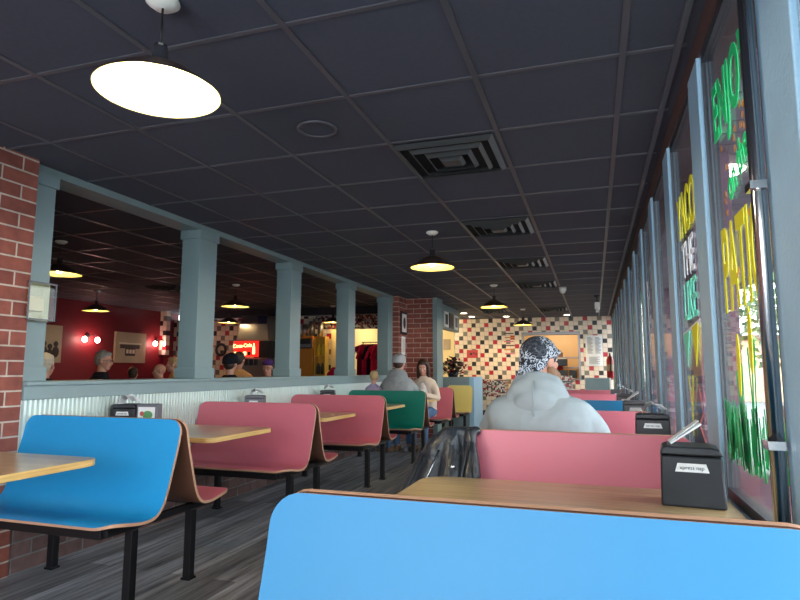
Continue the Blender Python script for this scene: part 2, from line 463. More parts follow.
M_post = mat('porch_post_paint', rgb(96, 44, 56), .6)
for i, (px, py, w, mt) in enumerate(((.83, 4.3, .16, M_mauve), (1.25, 7.0, .3, M_maroon), (1.3, 11.5, .35, M_mauve))):
    struct(MB().box(px-w, px+w*.5, py, py+.5, -.15, 2.66).build('column_%d' % (30+i), mt))
struct(MB().box(XR+.36, 1.7, 3.1, 3.25, -.15, 1.02).build('wall_porch', M_maroon))
struct(MB().box(XR+.061, XR+.34, Y0, Y1, -.1, .70).build('ledge_1', mat('pink_ledge', rgb(100, 62, 72), .7)))
bd = MB().box(6, 16, 30, 38, -.15, 2.6, 0).box(5.8, 16.2, 29.8, 38.2, 2.6, 2.8, 1)
b = tag(bd.build('building', [mat('tan_stucco', rgb(176, 140, 116), .8), M_post]), 'tan low building across the car park seen through the window', 'building')
def tree(loc, h, r, label):
    root = empty('tree', loc, 0, label, 'tree')
    t = MB(); t.tube([(0, 0, 0), (.1, 0, h*.3), (-.1, .1, h*.6), (0, 0, h*.85)], [.2, .15, .1, .04], 8)
    for q in range(7):
        a = q*2.4; t.tube([(0, 0, h*(.35+.06*q)), (math.cos(a)*r*.7, math.sin(a)*r*.7, h*(.5+.06*q))], [.06, .02], 6)
    t.build('trunk', mat('bark', rgb(96, 82, 72), .9), root)
    lv = MB()
    for q in range(3600):
        d = Vector((random.gauss(0, 1), random.gauss(0, 1), random.gauss(0, 1))).normalized()*r*random.random()**.4
        p = Vector((0, 0, h*.62))+Vector((d.x, d.y, d.z*h*.42/r))
        a = Vector((random.gauss(0, 1), random.gauss(0, 1), random.gauss(0, 1))).normalized(); c = a.orthogonal().normalized(); e = a.cross(c)
        s = .10*random.uniform(.6, 1.3)
        lv.add([p+c*s, p+e*s*.6, p-c*s, p-e*s*.6], [(0, 1, 2, 3)])
    lv.build('foliage', mat('leaves', rgb(96, 120, 88), .7), root)
tree((4.6, 14.5, -.15), 5.2, 2.2, 'leafy green tree outside the large window beside the front table')

# ------------------------------------------------------------ window paint
def paint_mat(name, c): return mat(name, c, .6, emit=None)
P_green = paint_mat('green_window_paint', rgb(40, 220, 130)); P_yellow = paint_mat('yellow_window_paint', rgb(235, 225, 40))
P_white = paint_mat('white_window_paint', rgb(235, 235, 240)); P_teal = paint_mat('teal_window_paint', rgb(110, 225, 195))
P_orange = paint_mat('orange_window_paint', rgb(240, 170, 60)); P_pink = paint_mat('pink_window_paint', rgb(230, 130, 130))
def text_mesh(name, s, size, mt, parent=None, thick=.0, xs=1.0, extr=.001, bold=0):
    cu = bpy.data.curves.new(name, 'FONT'); cu.body = s; cu.size = size; cu.extrude = extr; cu.offset = bold
    cu.align_x = 'CENTER'; cu.align_y = 'CENTER'
    tmp = bpy.data.objects.new('tmp', cu); COL.objects.link(tmp)
    bpy.context.view_layer.update()
    me = bpy.data.meshes.new_from_object(tmp.evaluated_get(bpy.context.evaluated_depsgraph_get()))
    COL.objects.unlink(tmp); bpy.data.objects.remove(tmp); me.materials.clear(); me.materials.append(mt)
    for v in me.vertices: v.co.x *= xs
    o = bpy.data.objects.new(name, me); COL.objects.link(o)
    if parent: o.parent = parent
    return o
# text seen from inside on the plane X=GX: reads from far (left) to near (right)
def win_text(win, s, y, z, size, mt, xs=1.0, bold=0, tilt=0):
    o = text_mesh('painted_lettering', s, size, mt, win, xs=xs, bold=bold)
    o.matrix_local = Matrix(((0, 0, -1, GX-.005), (-1, 0, 0, y), (0, 1, 0, z), (0, 0, 0, 1))) @ Matrix.Rotation(tilt, 4, 'Z')
    return o
def strokes(name, win, lst, w, mt):
    k = MB()
    for (ya, za, yb, zb) in lst:
        d = Vector((0, yb-ya, zb-za)); nn = Vector((0, -d.z, d.y)).normalized()*w/2
        a = Vector((GX-.0045, ya, za)); c = Vector((GX-.0045, yb, zb))
        k.add([a+nn, a-nn, c-nn*.6, c+nn*.6], [(0, 1, 2, 3)])
        dx = Vector((-.001, 0, 0)); k.add([a+nn+dx, a-nn+dx, c-nn*.6+dx, c+nn*.6+dx], [(0, 1, 2, 3)])
    return k.build(name, mt, win)
pane2 = next(w for w in wins if w[1] < 2.0 < w[2]); pane3 = next(w for w in wins if w[1] < 3.0 < w[2])
pane1 = next(w for w in wins if w[1] < 1.1 < w[2])
yc = (pane2[1]+pane2[2])/2
win_text(pane2[0], 'ENJOY', yc, 2.06, .27, P_green, .62, .006)
win_text(pane2[0], 'on the', yc-.05, 1.80, .15, P_green, .7, .003, .3)
win_text(pane2[0], 'PATIO', yc-.02, 1.50, .40, P_yellow, .46, .006)
for q, (dy, z) in enumerate(((.10, 1.2), (-.06, 1.27), (-.25, 1.22))):
    k = MB().prism([(yc+dy+.022*math.cos(a), z+.10*math.sin(a)) for a in [2*math.pi*j/14 for j in range(14)]], 'X', GX-.006, GX-.004)
    k.build('painted_corn_cob', P_yellow, pane2[0])
    strokes('painted_stalk', pane2[0], [(yc+dy, z-.09, yc+dy+.02, .98), (yc+dy-.04, z, yc+dy-.01, 1.02), (yc+dy+.04, z-.02, yc+dy+.01, 1.0)], .014, P_green)
gr = []
for q in range(90):
    ya = pane2[1]+.03+random.random()*(pane2[2]-pane2[1]-.06); gr.append((ya, .90+random.uniform(-.03, .04), ya+random.uniform(-.03, .03), 1.05+random.uniform(-.06, .04)))
strokes('painted_grass', pane2[0], gr, .012, P_green)
dots = []
for q in range(34):
    ya = pane2[1]+.05+random.random()*.5; z = random.uniform(1.4, 2.0); dots.append((ya, z, ya, z+.02))
strokes('painted_dots', pane2[0], dots, .014, P_orange)
yc = (pane3[1]+pane3[2])/2
win_text(pane3[0], 'YACO', yc-.03, 1.92, .30, P_yellow, .62, .004)
win_text(pane3[0], 'THE', yc-.02, 1.70, .24, P_white, .8)
win_text(pane3[0], 'LIKE', yc-.02, 1.50, .26, P_teal, .75)
strokes('painted_flag', pane3[0], [(yc+.25, 1.36, yc-.25, 1.40)], .012, P_white)
k = MB().prism([(yc+.25, 1.36), (yc+.05, 1.37), (yc+.15, 1.2)], 'X', GX-.006, GX-.004).build('painted_pennant', P_teal, pane3[0])
k = MB().prism([(yc-.02, 1.38), (yc-.2, 1.39), (yc-.1, 1.2)], 'X', GX-.006, GX-.004).build('painted_pennant', P_yellow, pane3[0])
strokes('painted_fork', pane3[0], [(yc+.16, 1.16, yc+.1, 1.02), (yc+.02, 1.16, yc+.08, 1.02), (yc+.09, 1.04, yc+.09, .88)], .018, P_yellow)
strokes('painted_scribble', pane3[0], [(yc-.12, 1.12, yc-.2, 1.0), (yc-.2, 1.0, yc-.1, .95), (yc-.1, .95, yc-.22, .88)], .014, P_pink)
win_text(pane1[0], '&', (pane1[2])-.12, 1.95, .2, P_green)
strokes('painted_dots', pane1[0], [(pane1[2]-.08, 2.05, pane1[2]-.08, 2.1), (pane1[2]-.16, 1.7, pane1[2]-.16, 1.74)], .02, P_yellow)
for w, ya, yb in wins:
    if ya > 3.9:
        yc = (ya+yb)/2
        strokes('painted_border', w, [(yc+random.uniform(-.2, .2), 1.9, yc+random.uniform(-.2, .2), 1.0), (yc-.3, 1.6, yc-.32, 1.1)], .03, random.choice([P_teal, P_yellow, P_white]))
# conduit pipe on the near mullion
k = MB().tube([(XR-.022, 1.60, SILL+.03), (XR-.022, 1.60, CEIL-.11)], .017, 12)
for z in (1.0, 1.62, 2.2): k.box(XR-.045, XR-.006, 1.575, 1.625, z, z+.02)
tag(k.build('conduit_pipe', M_chrome), 'vertical metal conduit pipe beside the painted window', 'pipe')

# ------------------------------------------------------------ pendant lamps
def pendant(loc, power, label, zr=2.14, emit=None, warm=(1, .76, .42), group='dome pendant lamps'):
    x, y = loc
    r = empty('pendant_lamp', (x, y, CEIL-.002), 0, label, 'lamp', group)
    MB().lathe([(0, -.0), (.055, -.002), (.058, -.012), (.035, -.03), (0, -.032)], seg=24).build('canopy', M_white, r)
    d = zr-CEIL
    MB().tube([(0, 0, -.03), (0, 0, d+.17)], .004, 6).build('cord', M_blackmetal, r)
    MB().lathe([(0, d+.175), (.022, d+.17), (.026, d+.15), (.026, d+.10), (.03, d+.095), (0, d+.094)], seg=20).build('lamp_socket', M_chrome, r)
    sh = MB().lathe([(.03, d+.105), (.05, d+.10), (.10, d+.075), (.155, d+.04), (.19, d+.012), (.205, d), (.207, d-.004)], seg=48)
    sh.lathe([(.207, d-.004), (.202, d-.003), (.187, d+.008), (.152, d+.035), (.098, d+.069), (.05, d+.093), (.0, d+.096)], seg=48, m=1)
    so = sh.build('lamp_shade', [M_bronze, M_shade_in], r)
    MB().ell((0, 0, d+.045), (.03, .03, .038)).build('bulb', M_bulb, r)
    p = point('lamp_light', (0, 0, d+.028), power, warm, .03, r); 
    return r
pendant((-1.40, 1.575), 80, 'large bright dome pendant lamp nearest the camera', warm=(1, .88, .7))
pendant((-1.40, -2.08), 60, 'added unseen pendant lamp behind the camera over the aisle')  # out of view, added to raise the light level in the room
pendant((-1.40, 5.23), 24, 'dome pendant lamp second from the camera over the aisle', warm=(1, .66, .24))
pendant((-1.40, 8.83), 28, 'dome pendant lamp third from the camera before the tiled wall', warm=(1, .66, .24))
pendant((-1.38, 12.5), 18, 'small far dome pendant lamp nearest the tiled wall', warm=(1, .66, .24))
pendant((-5.08, 4.47), 12, 'pendant lamp seen beside the brick pier in the next room')
pendant((-5.13, 7.62), 12, 'pendant lamp seen over the man in the cap')
pendant((-7.68, 7.50), 12, 'pendant lamp hanging in front of the dark red wall')
pendant((-7.0, 10.2), 12, 'far pendant lamp beneath and beyond the one over the man in the cap')
pendant((-4.95, 10.75), 12, 'pendant lamp glowing near the shop opening beside the orange cabinet')

# ------------------------------------------------------------ ceiling vents etc.
def vent(x0, y0, label):
    r = empty('ceiling_vent', (x0+.3, y0+.3, CEIL-.006), 0, label, 'vent', 'square ceiling vents over the aisle')
    MB().box(-.27, .27, -.27, .27, -.004, .0).build('vent_dark_plate', M_ventdark, r)  # flat near-black plate, its colour stands in for shade behind the blades
    fr = MB()
    for s, z in ((.29, 0), (.215, -.008), (.14, -.012), (.07, -.016)):
        t = .028 if s > .25 else .02
        for sx in (-1, 1):
            # sloped blades
            fr.add([(sx*s, -s, z-.004), (sx*s, s, z-.004), (sx*(s-t), s-t, z-.026), (sx*(s-t), -s+t, z-.026)], [(0, 1, 2, 3)])
            fr.add([(-s, sx*s, z-.004), (s, sx*s, z-.004), (s-t, sx*(s-t), z-.026), (-s+t, sx*(s-t), z-.026)], [(0, 1, 2, 3)])
    fr.box(-.05, .05, -.05, .05, -.04, -.036)
    o = fr.build('vent_frame', M_ventmetal, r); so = o.modifiers.new('solid', 'SOLIDIFY'); so.thickness = .003
    return r
for i, (yy, lb) in enumerate(((3.075, 'large square ceiling vent nearest the camera'), (4.92, 'second square ceiling vent from the camera'),
                              (6.76, 'third square ceiling vent from the camera'), (8.60, 'fourth square ceiling vent from the camera'),
                              (12.3, 'farthest square ceiling vent close to the tiled wall'))):
    vent(-1.075, yy+.005, lb)
vent(-2.29, 12.3, 'far ceiling vent left of the third pendant lamp')
vent(-6.6, 7.35, 'ceiling vent in the next room seen left of the first column')
s = empty('ceiling_speaker', (-1.375, 2.745, CEIL-.004), 0, 'round dark speaker grille in the ceiling near the bright lamp', 'speaker')
MB().lathe([(.0, -.003), (.095, -.003)], seg=40).build('grille', M_ceil, s); MB().lathe([(.093, -.001), (.093, -.008), (.108, -.008), (.108, 0)], seg=40).build('ring', M_grid, s)
M_led = mat('downlight_glow', (1, .9, .7, 1), .5, emit=(1, .82, .5, 1), es=10)
for (xx, yy, lb) in ((-1.95, 14.1, 'recessed ceiling downlight left of the far pendant lamp'), (-.55, 14.1, 'recessed ceiling downlight over the kitchen pass'),
                     (-2.75, 13.0, 'recessed strip light near the shop header, nearer one'), (-2.75, 13.9, 'recessed strip light near the shop header, farther one')):
    d = empty('downlight', (xx, yy, CEIL-.008), 0, lb, 'ceiling light', 'recessed downlights by the far wall')
    MB().lathe([(.07, 0), (.09, -.004), (.09, -.008), (.07, -.006)], seg=24).build('ring', M_white, d)
    MB().lathe([(0, -.004), (.07, -.004)], seg=24).build('lens', M_led, d)
    l = bpy.data.lights.new('downlight_beam', 'SPOT'); l.energy = 34; l.color = (1, .74, .36); l.spot_size = 2.2; l.spot_blend = .6; l.shadow_soft_size = .05
    lo = bpy.data.objects.new('downlight_beam', l); lo.parent = d; lo.location = (0, 0, -.02); lo.rotation_euler = (-.12, 0, 0) if xx > -2.5 else (0, 0, 0); COL.objects.link(lo)
    if xx < -2.5: l.energy = 15
k = MB().lathe([(0, -.10), (.035, -.09), (.055, -.05), (.06, -.0), (0, 0)], seg=24)
tag(k.build('smoke_detector', M_white, loc=(-.42, 9.4, CEIL-.003)), 'white dome smoke detector on the ceiling between the far vents', 'smoke detector')
c = empty('security_camera', (.09, 10.6, CEIL-.005), 0, 'white security camera hanging near the corner of ceiling and windows', 'camera')
MB().lathe([(0, 0), (.05, 0), (.05, -.02), (.015, -.03), (.012, -.12), (0, -.12)], seg=16).build('bracket', M_dark, c)
MB().box(-.04, .04, -.12, .08, -.24, -.13).build('camera_body', M_white, c, bevel=.01)
MB().box(-.025, .025, -.05, .03, -.30, -.24).build('lens_hood', M_steel, c, bevel=.008)

# ------------------------------------------------------------ booths
def shell(prof_pts, x0, x1, face, parent, sgn, label=None):
    """bent laminate sheet: seat and back in one; sgn -1 faces the camera side"""
    # smooth profile by catmull-rom
    P = [Vector((p[0], p[1])) for p in prof_pts]; Q = []
    for i in range(len(P)-1):
        p0 = P[max(i-1, 0)]; p1 = P[i]; p2 = P[i+1]; p3 = P[min(i+2, len(P)-1)]
        for k in range(6):
            t = k/6; Q.append(.5*((2*p1)+(p2-p0)*t+(2*p0-5*p1+4*p2-p3)*t*t+(3*p1-p0-3*p2+p3)*t**3))
    Q.append(P[-1])
    # resample fine near the ends
    S_ = [0]
    for a, b_ in zip(Q, Q[1:]): S_.append(S_[-1]+(b_-a).length)
    Lt = S_[-1]
    def at(s):
        for i in range(len(Q)-1):
            if s <= S_[i+1]+1e-9:
                t = (s-S_[i])/max(S_[i+1]-S_[i], 1e-9); return Q[i].lerp(Q[i+1], t)
        return Q[-1]
    rt, rf = .07, .11
    ss = [rt*(1-math.cos(math.pi/2*i/7)) for i in range(8)]
    ss += [rt+(Lt-rt-rf)*i/30 for i in range(1, 31)]
    ss += [Lt-rf+rf*math.sin(math.pi/2*i/8) for i in range(1, 9)]
    th = .016; nx = 10; rows = []
    for s in ss:
        p = at(s); d = (at(min(s+.01, Lt))-at(max(s-.01, 0))).normalized(); nrm = Vector((d.y, -d.x))
        if nrm.y > 0 and abs(nrm.y) > .7: nrm = nrm
        ins = 0
        if s < rt: ins = rt-math.sqrt(max(rt*rt-(rt-s)**2, 0))
        if s > Lt-rf: ins = rf-math.sqrt(max(rf*rf-(s-Lt+rf)**2, 0))
        rows.append((p, nrm, ins))
    vs = []; n = len(rows); k = MB()
    for side in (0, 1):
        for p, nrm, ins in rows:
            q = p+nrm*th*side
            for j in range(nx+1):
                xx = (x0+ins)+(x1-x0-2*ins)*j/nx
                vs.append((xx, sgn*q.x, q.y))
    def I(side, i, j): return side*n*(nx+1)+i*(nx+1)+j
    fF = [(I(0, i, j), I(0, i, j+1), I(0, i+1, j+1), I(0, i+1, j)) for i in range(n-1) for j in range(nx)]
    fB = [(I(1, i, j), I(1, i+1, j), I(1, i+1, j+1), I(1, i, j+1)) for i in range(n-1) for j in range(nx)]
    fE = []
    for i in range(n-1):
        for j in (0, nx): fE.append((I(0, i, j), I(0, i+1, j), I(1, i+1, j), I(1, i, j)))
    for j in range(nx):
        for i in (0, n-1): fE.append((I(0, i, j), I(0, i, j+1), I(1, i, j+1), I(1, i, j)))
    k.add(vs, fF, 0, True)
    for f in fB: k.f.append(list(f)); k.m.append(1); k.sm.append(True)
    used = sorted({i for f in fE for i in f}); mp = {i: q for q, i in enumerate(used)}
    k.add([vs[i] for i in used], [tuple(mp[i] for i in f) for f in fE], 2, False)
    o = k.build('seat_shell', [LAM[face], M_veneer, M_tan], parent)
    me = o.data
    if label: o['label'] = label
    return o
PROF = [(.024, .913), (.045, .80), (.085, .66), (.120, .55), (.150, .485), (.195, .448), (.26, .440), (.33, .448), (.41, .462), (.46, .466), (.495, .454)]
def booth(xa, xb, y, front, rear, label, group, free='hi', y_room=False):
    """double bench unit, both shells meeting at the top"""
    r = empty('booth_bench', ((xa+xb)/2, y, 0), 0, label, 'bench', group)
    h = (xb-xa)/2
    if front: shell(PROF, -h, h, front, r, -1, front.replace('deep', '')+' laminate seat facing the near table' if front != rear else None)
    if rear: shell(PROF, -h, h, rear, r, 1, rear.replace('deep', '')+' laminate seat facing the far table' if front != rear else None)
    t = .045
    xf = -.12 if free == 'hi' else .12      # feet of the wall end
    for sx in (-1, 1):
        for sy in (-1, 1):
            if (sy == -1 and not front) or (sy == 1 and not rear): continue
            wall_end = (sx == -1) == (free == 'hi')
            if wall_end and sy == -1 and rear: continue
            xx = sx*(h-.11); yy = (.12 if rear and front else sy*.12) if wall_end else sy*.23
            MB().box(xx-t/2, xx+t/2, yy-t/2, yy+t/2, .012, .385).box(xx-.03, xx+.03, yy-.03, yy+.03, .0, .012).build('leg', M_blackmetal, r, bevel=.002)
    for sy in (-1, 1):
        if (sy == -1 and not front) or (sy == 1 and not rear): continue
        MB().box(-h+.05, h-.12, sy*.40-.022, sy*.40+.022, .378, .422).build('rail', M_blackmetal, r, bevel=.002)
    a = -.41 if front else -.02; b_ = .41 if rear else .02
    for sx in (-1, 1): MB().box(sx*(h-.11)-.02, sx*(h-.11)+.02, a, b_, .386, .421).build('cross_bar', M_blackmetal, r, bevel=.002)
    return r
LX0, LX1 = -3.238, -2.13
GL = 'booth benches along the half wall'; GR = 'booth benches along the windows'
booth(LX0, LX1, 2.73, 'deepblue', 'red', 'blue and red back-to-back booth bench nearest the brick pier', GL)
booth(LX0, LX1, 4.36, 'red', 'red', 'red back-to-back booth bench behind the blue one on the left', GL)
booth(LX0, LX1, 5.99, 'red', 'red', 'red back-to-back booth bench just before the green one', GL)
booth(LX0, LX1, 7.62, 'green', 'red', 'dark green booth bench behind which the man in grey cap sits', GL)
booth(LX0, LX1, 9.22, 'red', 'red', 'red booth bench the long-haired woman sits on', GL)
booth(-2.60, -2.12, 10.75, 'yellow', None, 'narrow mustard yellow bench beside the brick pier', GL)
RX0, RX1 = -.69, .385
booth(RX0, RX1, 1.22, 'blue', 'blue', 'large bright blue booth bench closest to the camera', GR, 'lo')
booth(RX0, RX1, 2.73, 'red', 'red', 'red booth bench the man in grey hoodie leans on', GR, 'lo')
booth(RX0, RX1, 4.25, 'red', 'red', 'red booth bench just beyond the man in the bandana', GR, 'lo')
booth(RX0, RX1, 5.77, 'deepblue', 'red', 'small blue booth bench along the windows in the distance', GR, 'lo')
booth(RX0, RX1, 7.28, 'red', 'red', 'red booth bench beyond the small blue one', GR, 'lo')
booth(RX0, RX1, 8.80, 'red', 'red', 'farthest red booth bench along the windows', GR, 'lo')

# ------------------------------------------------------------ tables
def rrect(x0, x1, y0, y1, r, n=6):
    pts = []
    for cx, cy, a0 in ((x1-r, y1-r, 0), (x0+r, y1-r, 90), (x0+r, y0+r, 180), (x1-r, y0+r, 270)):
        for k in range(n+1):
            a = math.radians(a0+90*k/n); pts.append((cx+r*math.cos(a), cy+r*math.sin(a)))
    return pts
def table(xa, xb, y, label, group, wall):
    rc = .10 if wall == 'R' else .07
    r = empty('dining_table', ((xa+xb)/2, y, 0), 0, label, 'table', group)
    h = (xb-xa)/2
    o = MB().prism([(px, py) for px, py in rrect(-h, h, -.38, .38, rc)], 'Z', .728, .76, m=1, m_top=0, m_side=1).build('tabletop', [M_table, M_tedge], r, bevel=.003)
    s = -1 if wall == 'L' else 1
    if wall == 'R':
        MB().box(-.03+s*.18, .03+s*.18, -.03, .03, .02, .69).build('pedestal', M_blackmetal, r, bevel=.003)
        MB().box(-.04+s*.18, .04+s*.18, -.26, .26, .0, .02).box(-.25+s*.18, .25+s*.18, -.04, .04, 0, .02).build('foot_plate', M_blackmetal, r, bevel=.003)
        MB().box(-.3, .3, -.03, .03, .695, .727).build('support_arm', M_blackmetal, r, bevel=.003)
    else:
        MB().box(-h-.015, -h+.01, -.30, .30, .66, .727).build('wall_ledger', M_blackmetal, r, bevel=.003)
        for q in (-.2, .2): MB().box(-h+.011, h-.25, q-.02, q+.02, .70, .727).build('support_arm', M_blackmetal, r, bevel=.003)
    return r
GTL = 'wooden tables along the half wall'; GTR = 'wooden tables along the windows'
for y, lb in ((1.93, 'oak table cut off by the left edge of the photo'), (3.55, 'oak table between the blue and the first red bench'),
              (5.18, 'oak table between the two all-red benches on the left'), (6.80, 'oak table in front of the dark green bench'),
              (8.42, 'oak table where the man in cap and the woman sit')):
    table(-3.205, -2.27, y, lb, GTL, 'L')
for y, lb in ((1.975, 'oak table behind the large blue bench with a black napkin dispenser'), (3.49, 'oak table in front of the man in the bandana'),
              (5.01, 'oak table along the windows before the small blue bench'), (6.52, 'oak table along the windows beyond the small blue bench'),
              (8.04, 'farthest oak table along the windows')):
    table(-.66, .405, y, lb, GTR, 'R')

# ------------------------------------------------------------ napkin dispensers
def napkin_mb(kind):
    k = MB()
    if kind == 0:      # stiff slanted strip
        k.box(-.045, .045, -.015, .015, .0, .004, rot=(0, -.6, .1), piv=(-.045, 0, 0))
        k.box(-.045, .045, -.018, .016, .006, .008, rot=(0, -.66, .16), piv=(-.045, 0, 0))
    else:
        for q in range(3):
            a = q*.5
            pts = [(-.03, 0, 0), (-.02, 0, .03+.008*q), (.0, .0, .05+.006*q), (.03, 0, .045-.012*q), (.05, 0, .02)]
            for s in (-1, 1):
                vs = []
                for p in pts: vs += [(p[0], p[1]-.018+.008*q*s, p[2]), (p[0], p[1]+.018+.008*q*s, p[2]+.004*s)]
                k.add(vs, [(2*i, 2*i+2, 2*i+3, 2*i+1) for i in range(len(pts)-1)])
    return k
def dispenser(x, y, rz, kind, colr, label, group, z=.76, text=True):
    r = empty('napkin_dispenser', (x, y, z+.001), rz, label, 'napkin dispenser', group)
    k = MB().prism([(-.092, 0), (.092, 0), (.086, .155), (-.088, .155)], 'Y', -.07, .07)
    k.build('body', colr, r, bevel=.006)
    k = MB().prism([(-.090, .158), (.088, .158), (.080, .178), (.06, .184), (-.07, .184), (-.084, .178)], 'Y', -.073, .073)
    k.build('lid', colr, r, bevel=.005)
    lbp = MB().prism([(-.048, .108), (.048, .108), (.040, .134), (-.040, .134)], 'Y', -.0735, -.0705).build('label_plate', M_paper, r)
    if text:
        t = text_mesh('plate_lettering', 'xpress nap', .016, M_ink, lbp, extr=.0004)
        t.matrix_local = Matrix.Translation((0, -.0745, .121)) @ Matrix.Rotation(math.pi/2, 4, 'X')
    o = napkin_mb(kind).build('napkin', M_paper, r); o.location = (.0, 0, .185); o.scale = (1.25, 1.25, 1.25) if kind == 0 else (1.6, 1.5, 1.0)
    return r
GN = 'napkin dispensers on the tables'
dispenser(.285, 2.13, -.10, 0, M_blackpl, 'black napkin dispenser with white label on the nearest window table', GN)
dispenser(.30, 3.62, -.05, 1, M_blackpl, 'black napkin dispenser with crumpled napkin on the second window table', GN)
dispenser(.30, 5.10, 0, 0, M_greypl, 'grey napkin dispenser on the third window table', GN, text=False)
dispenser(.30, 6.60, 0, 1, M_greypl, 'grey napkin dispenser on the fourth window table', GN, text=False)
dispenser(.28, 8.10, 0, 1, M_greypl, 'distant napkin dispenser on the farthest window table', GN, text=False)
def ad_holder(x, y, rz):
    r = empty('menu_holder', (x, y, .761), rz, 'dark holder with a green and white picture card beside the left dispenser', 'menu holder')
    MB().box(-.075, .075, -.04, .04, 0, .185).build('holder', M_greypl, r, bevel=.006)
    c = MB().box(-.06, .06, -.0425, -.0405, .03, .165).build('picture_card', M_paper, r)
    k = MB().ell((.01, -.044, .11), (.035, .002, .03)).ell((-.03, -.044, .075), (.02, .002, .018)); k.build('card_print', mat('leafy_print', rgb(86, 150, 98), .7), c)
    k = MB().ell((-.03, -.0445, .12), (.016, .002, .016)); k.build('card_print', mat('red_print', rgb(190, 90, 84), .7), c)
dispenser(-3.12, 3.38, .25, 1, M_blackpl, 'black napkin dispenser on the table behind the left blue bench', GN)
ad_holder(-2.96, 3.41, .25)
dispenser(-3.09, 4.98, .3, 1, M_greypl, 'grey napkin dispenser behind the first red bench on the left', GN, text=False)
dispenser(-3.09, 6.60, .3, 1, M_blackpl, 'napkin dispenser before the green bench on the left', GN, text=False)

# ------------------------------------------------------------ people
SKIN = mat('skin', rgb(206, 150, 128), .55, noise=.08)
SKIN2 = mat('skin_warm', rgb(190, 134, 112), .55, noise=.08)
EYEW = mat('eye_white', rgb(235, 232, 228), .2); IRIS = mat('iris', rgb(60, 42, 34), .2); LIP = mat('lips', rgb(176, 92, 88), .5)
def cloth(name, c, n=.2): return mat(name, c, .9, spec=.1, noise=n, nscale=12, bump=.3, bscale=260)
C_hood = cloth('pale_grey_fleece', rgb(160, 170, 174)); C_hood2 = cloth('heather_grey_fleece', rgb(150, 154, 154))
C_jean = cloth('blue_denim', rgb(92, 122, 158)); C_jeand = cloth('dark_denim', rgb(46, 56, 76)); C_black = cloth('black_cloth', rgb(34, 34, 40))
C_cream = cloth('cream_knit', rgb(226, 206, 188)); C_wshirt = cloth('white_shirt', rgb(225, 225, 228)); C_lil = cloth('lilac_cloth', rgb(176, 160, 190))
C_purple = cloth('purple_cloth', rgb(136, 34, 82)); C_shoe = cloth('tan_suede', rgb(120, 96, 78)); C_shoeg = cloth('grey_canvas', rgb(120, 122, 128))
C_cap = cloth('light_grey_cap_cloth', rgb(176, 176, 174)); C_tancap = cloth('tan_cap_cloth', rgb(196, 150, 108)); C_flan = cloth('plaid_like_cloth', rgb(150, 96, 84))
H_brown = mat('brown_hair', rgb(58, 38, 30), .5, noise=.5, nscale=40); H_blond = mat('blond_hair', rgb(196, 164, 118), .55, noise=.4, nscale=50)
H_grey = mat('grey_hair', rgb(150, 142, 136), .6, noise=.4, nscale=50); H_lgrey = mat('light_hair', rgb(206, 192, 170), .6, noise=.3, nscale=50)
H_beard = mat('brown_beard', rgb(150, 112, 84), .7, noise=.5, nscale=60)

def remesh(o, v, smooth=4, disp=0):
    m = o.modifiers.new('remesh', 'REMESH'); m.mode = 'VOXEL'; m.voxel_size = v; m.use_smooth_shade = True
    if smooth:
        s = o.modifiers.new('smooth', 'SMOOTH'); s.factor = .5; s.iterations = smooth
    if disp:
        t = bpy.data.textures.get('cloth_folds') or bpy.data.textures.new('cloth_folds', 'CLOUDS')
        t.noise_scale = .15; t.noise_depth = 3
        d = o.modifiers.new('folds', 'DISPLACE'); d.texture = t; d.strength = disp; d.mid_level = .5
    return o

def V(*a): return Vector(a)
def lerp(a, b, t): return a+(b-a)*t
def head_mb(k, hc, s, turn, tilt):
    """adds a head with face to k; hc = centre, s = scale; face looks along +Y turned by turn (z) and tilt (x)"""
    R = Euler((tilt, 0, turn)).to_matrix()
    def P(x, y, z): return hc+R @ V(x*s, y*s, z*s)
    e = (tilt, 0, turn)
    k.ell(P(0, -.012, .03), (.076*s, .096*s, .088*s), e)
    k.ell(P(0, .022, -.035), (.062*s, .068*s, .078*s), e)
    k.ell(P(0, .055, -.088), (.032*s, .028*s, .024*s), e)          # chin
    k.ell(P(0, .066, .028), (.052*s, .022*s, .016*s), e)            # brow
    for q in (-1, 1):
        k.ell(P(.034*q, .062, -.022), (.022*s, .022*s, .020*s), e)  # cheek
        k.ell(P(.078*q, -.005, -.008), (.010*s, .020*s, .032*s), (tilt, 0, turn-.25*q))  # ear
    k.tube([P(0, .082, .015), P(0, .098, -.018), P(0, .106, -.032)], [.008*s, .012*s, .014*s], 10)
    k.ell(P(0, .098, -.034), (.017*s, .013*s, .010*s), e)
    k.ell(P(0, .082, -.060), (.024*s, .012*s, .009*s), e)
    return P, e
def hand(k, w, d, upv, s=1.0, curl=.6, side=1):
    """palm with four fingers and a thumb; w wrist, d direction of the hand, upv back-of-hand normal"""
    d = d.normalized(); n = (upv-d*upv.dot(d)).normalized(); l = d.cross(n)*side
    for q in (-1.1, -.35, .35, 1.1):
        a = w+d*.02*s+l*q*.012*s; b = w+d*.088*s+l*q*.020*s
        k.limb([(a, .014*s), (b, .0105*s)])
        L = {-1.1: .060, -.35: .074, .35: .078, 1.1: .068}[q]*s
        p = b; ang = 0
        pts = [(p, .0098*s)]
        for seg in (.45, .32, .23):
            ang += curl*.55
            p = p+(d*math.cos(ang)-n*math.sin(ang))*L*seg; pts.append((p, .0086*s-.0008*s*len(pts)))
        k.limb(pts)
    t0 = w+d*.025*s+l*.020*s; t1 = t0+(d*.6+l*.75-n*.25).normalized()*.042*s; t2 = t1+(d*.85+l*.3-n*.4).normalized()*.03*s; t3 = t2+(d*.9-n*.4).normalized()*.022*s
    k.limb([(t0, .014*s), (t1, .0115*s), (t2, .0098*s), (t3, .0085*s)])

